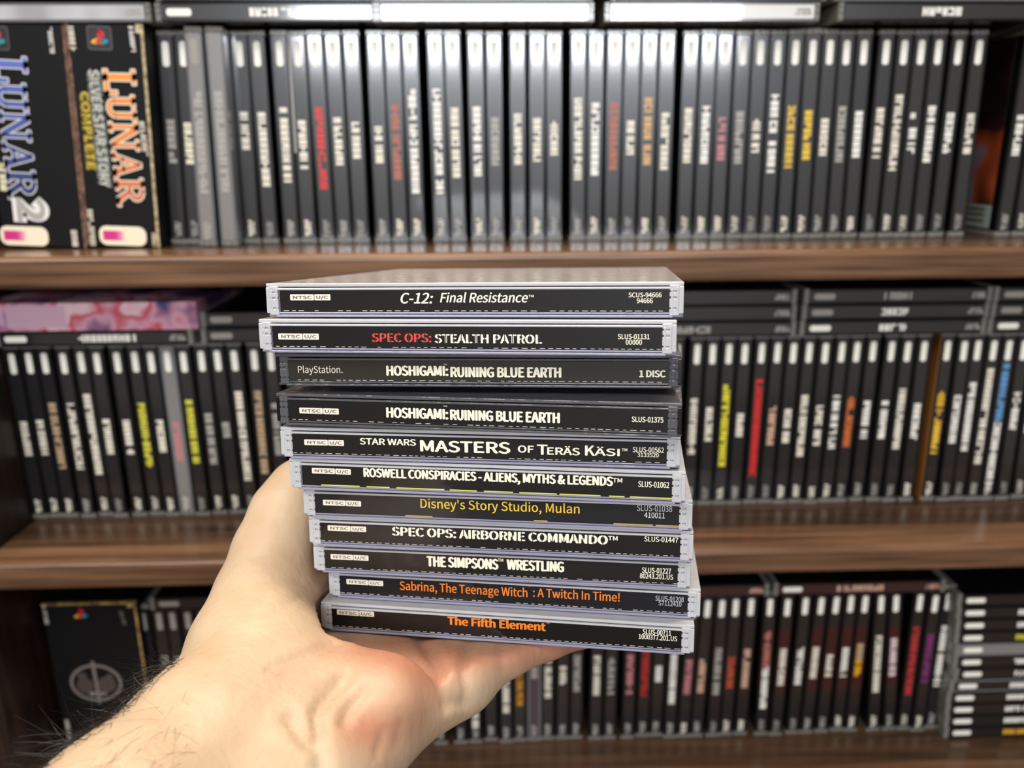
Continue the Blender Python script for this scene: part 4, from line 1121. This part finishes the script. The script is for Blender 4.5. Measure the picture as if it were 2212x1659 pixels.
M_SKIN = mat('skin', (226, 190, 158), 0.52, Specular_IOR_Level=0.35, Subsurface_Weight=0.22, Subsurface_Scale=0.004)
M_SKIN.node_tree.nodes['Principled BSDF'].inputs['Subsurface Radius'].default_value = (1.0, 0.4, 0.25)
nt = M_SKIN.node_tree; N = nt.nodes; L = nt.links
at_ = N.new('ShaderNodeAttribute'); at_.attribute_name = 'redness'
mx1 = N.new('ShaderNodeMix'); mx1.data_type = 'RGBA'; mx1.inputs[6].default_value = lin((185, 164, 138)); mx1.inputs[7].default_value = lin((172, 124, 100))
tc = N.new('ShaderNodeTexCoord'); nz = N.new('ShaderNodeTexNoise'); nz.inputs['Scale'].default_value = 60; nz.inputs['Detail'].default_value = 3
mx2 = N.new('ShaderNodeMix'); mx2.data_type = 'RGBA'; mx2.blend_type = 'MULTIPLY'; mx2.inputs[0].default_value = 0.5
rp = N.new('ShaderNodeValToRGB'); rp.color_ramp.elements[0].position = 0.35; rp.color_ramp.elements[0].color = lin((240, 222, 210)); rp.color_ramp.elements[1].position = 0.65; rp.color_ramp.elements[1].color = (1, 1, 1, 1)
L.new(at_.outputs['Fac'], mx1.inputs[0]); L.new(tc.outputs['Object'], nz.inputs['Vector']); L.new(nz.outputs['Fac'], rp.inputs[0])
L.new(mx1.outputs[2], mx2.inputs[6]); L.new(rp.outputs[0], mx2.inputs[7]); L.new(mx2.outputs[2], N['Principled BSDF'].inputs['Base Color'])
n2 = N.new('ShaderNodeTexNoise'); n2.inputs['Scale'].default_value = 420; n2.inputs['Detail'].default_value = 3
mp2 = N.new('ShaderNodeMapping'); mp2.inputs['Scale'].default_value = (1, 1, 0.35); mp2.inputs['Rotation'].default_value = (0, 0.5, 0)
bp = N.new('ShaderNodeBump'); bp.inputs['Strength'].default_value = 0.5; bp.inputs['Distance'].default_value = 0.0005
L.new(tc.outputs['Object'], mp2.inputs[0]); L.new(mp2.outputs[0], n2.inputs['Vector']); L.new(n2.outputs['Fac'], bp.inputs['Height']); L.new(bp.outputs['Normal'], N['Principled BSDF'].inputs['Normal'])

HW = c2s(HV)
me = bpy.data.meshes.new('person')
me.from_pydata([(p[0] * 0.001, p[1] * 0.001, (p[2] + LIFT) * 0.001) for p in HW], [], HF.tolist())
me.polygons.foreach_set('use_smooth', [True] * len(me.polygons))
me.materials.append(M_SKIN)
atr = me.attributes.new('redness', 'FLOAT', 'POINT'); atr.data.foreach_set('value', red.astype(np.float32))
me.update()
person = obj('person', me)
person['label'] = 'bare forearm and open hand of a person holding up the stack of game cases'
person['category'] = 'person'

# dark hairs along the outer side of the forearm
def hairs(name, count, pick, length, rad, seed, lift):
    rs = np.random.RandomState(seed)
    cand = np.nonzero(pick)[0]
    ch = rs.choice(cand, count)
    down = (cpt(330, 1860, 196) - cpt(606, 1548, 243)); down = down / np.linalg.norm(down)
    vs, fs = [], []
    for i in ch:
        p = HV[i]; nrm = HN[i]
        d = down * rs.uniform(0.4, 1.0) + nrm * rs.uniform(*lift) + rs.normal(0, 0.28, 3)
        d = d - nrm * min(0, d @ nrm - 0.12); d = d / np.linalg.norm(d)
        bend = rs.normal(0, 0.35, 3) - nrm * rs.uniform(0.1, 0.7)
        Ln = rs.uniform(*length)
        side = np.cross(d, [0, 0, 1.0]); side = side / np.linalg.norm(side); up2 = np.cross(side, d)
        K = 6; b0 = len(vs)
        for j in range(K + 1):
            t = j / K; q = p + d * Ln * t + bend * Ln * 0.5 * t * t
            rr = rad * (1 - 0.8 * t)
            for a in range(3):
                an = a * 2.0944; vs.append(q + (side * math.cos(an) + up2 * math.sin(an)) * rr)
        for j in range(K):
            for a in range(3):
                o = b0 + j * 3; fs.append((o + a, o + (a + 1) % 3, o + 3 + (a + 1) % 3, o + 3 + a))
    W_ = c2s(np.array(vs))
    hm = bpy.data.meshes.new(name)
    hm.from_pydata([(p[0] * 0.001, p[1] * 0.001, (p[2] + LIFT) * 0.001) for p in W_], [], fs)
    hm.materials.append(mat('black_hair', (14, 11, 10), 0.3))
    o = obj(name, hm, person); o['kind'] = 'stuff'
    return o
graze = np.abs((HN * (HV / np.linalg.norm(HV, axis=1)[:, None])).sum(1))
along = (PX - 440) * 0.74 + (PY - 1350) * 0.67
outer = (HN @ wa < -0.55) & (graze < 0.3) & (PY > 1420) & (PX < 480) & (PY < 1800)
hairs('arm_hair', 420, outer, (9, 17), 0.075, 3, (0.15, 0.7))
front = (HN @ wa < 0.1) & (HN @ wa > -0.72) & (PY > 1480) & (PX < 430) & (PY < 1800) & (face_cam > 0.2)
hairs('arm_hair', 90, front, (8, 17), 0.03, 5, (0.05, 0.3))
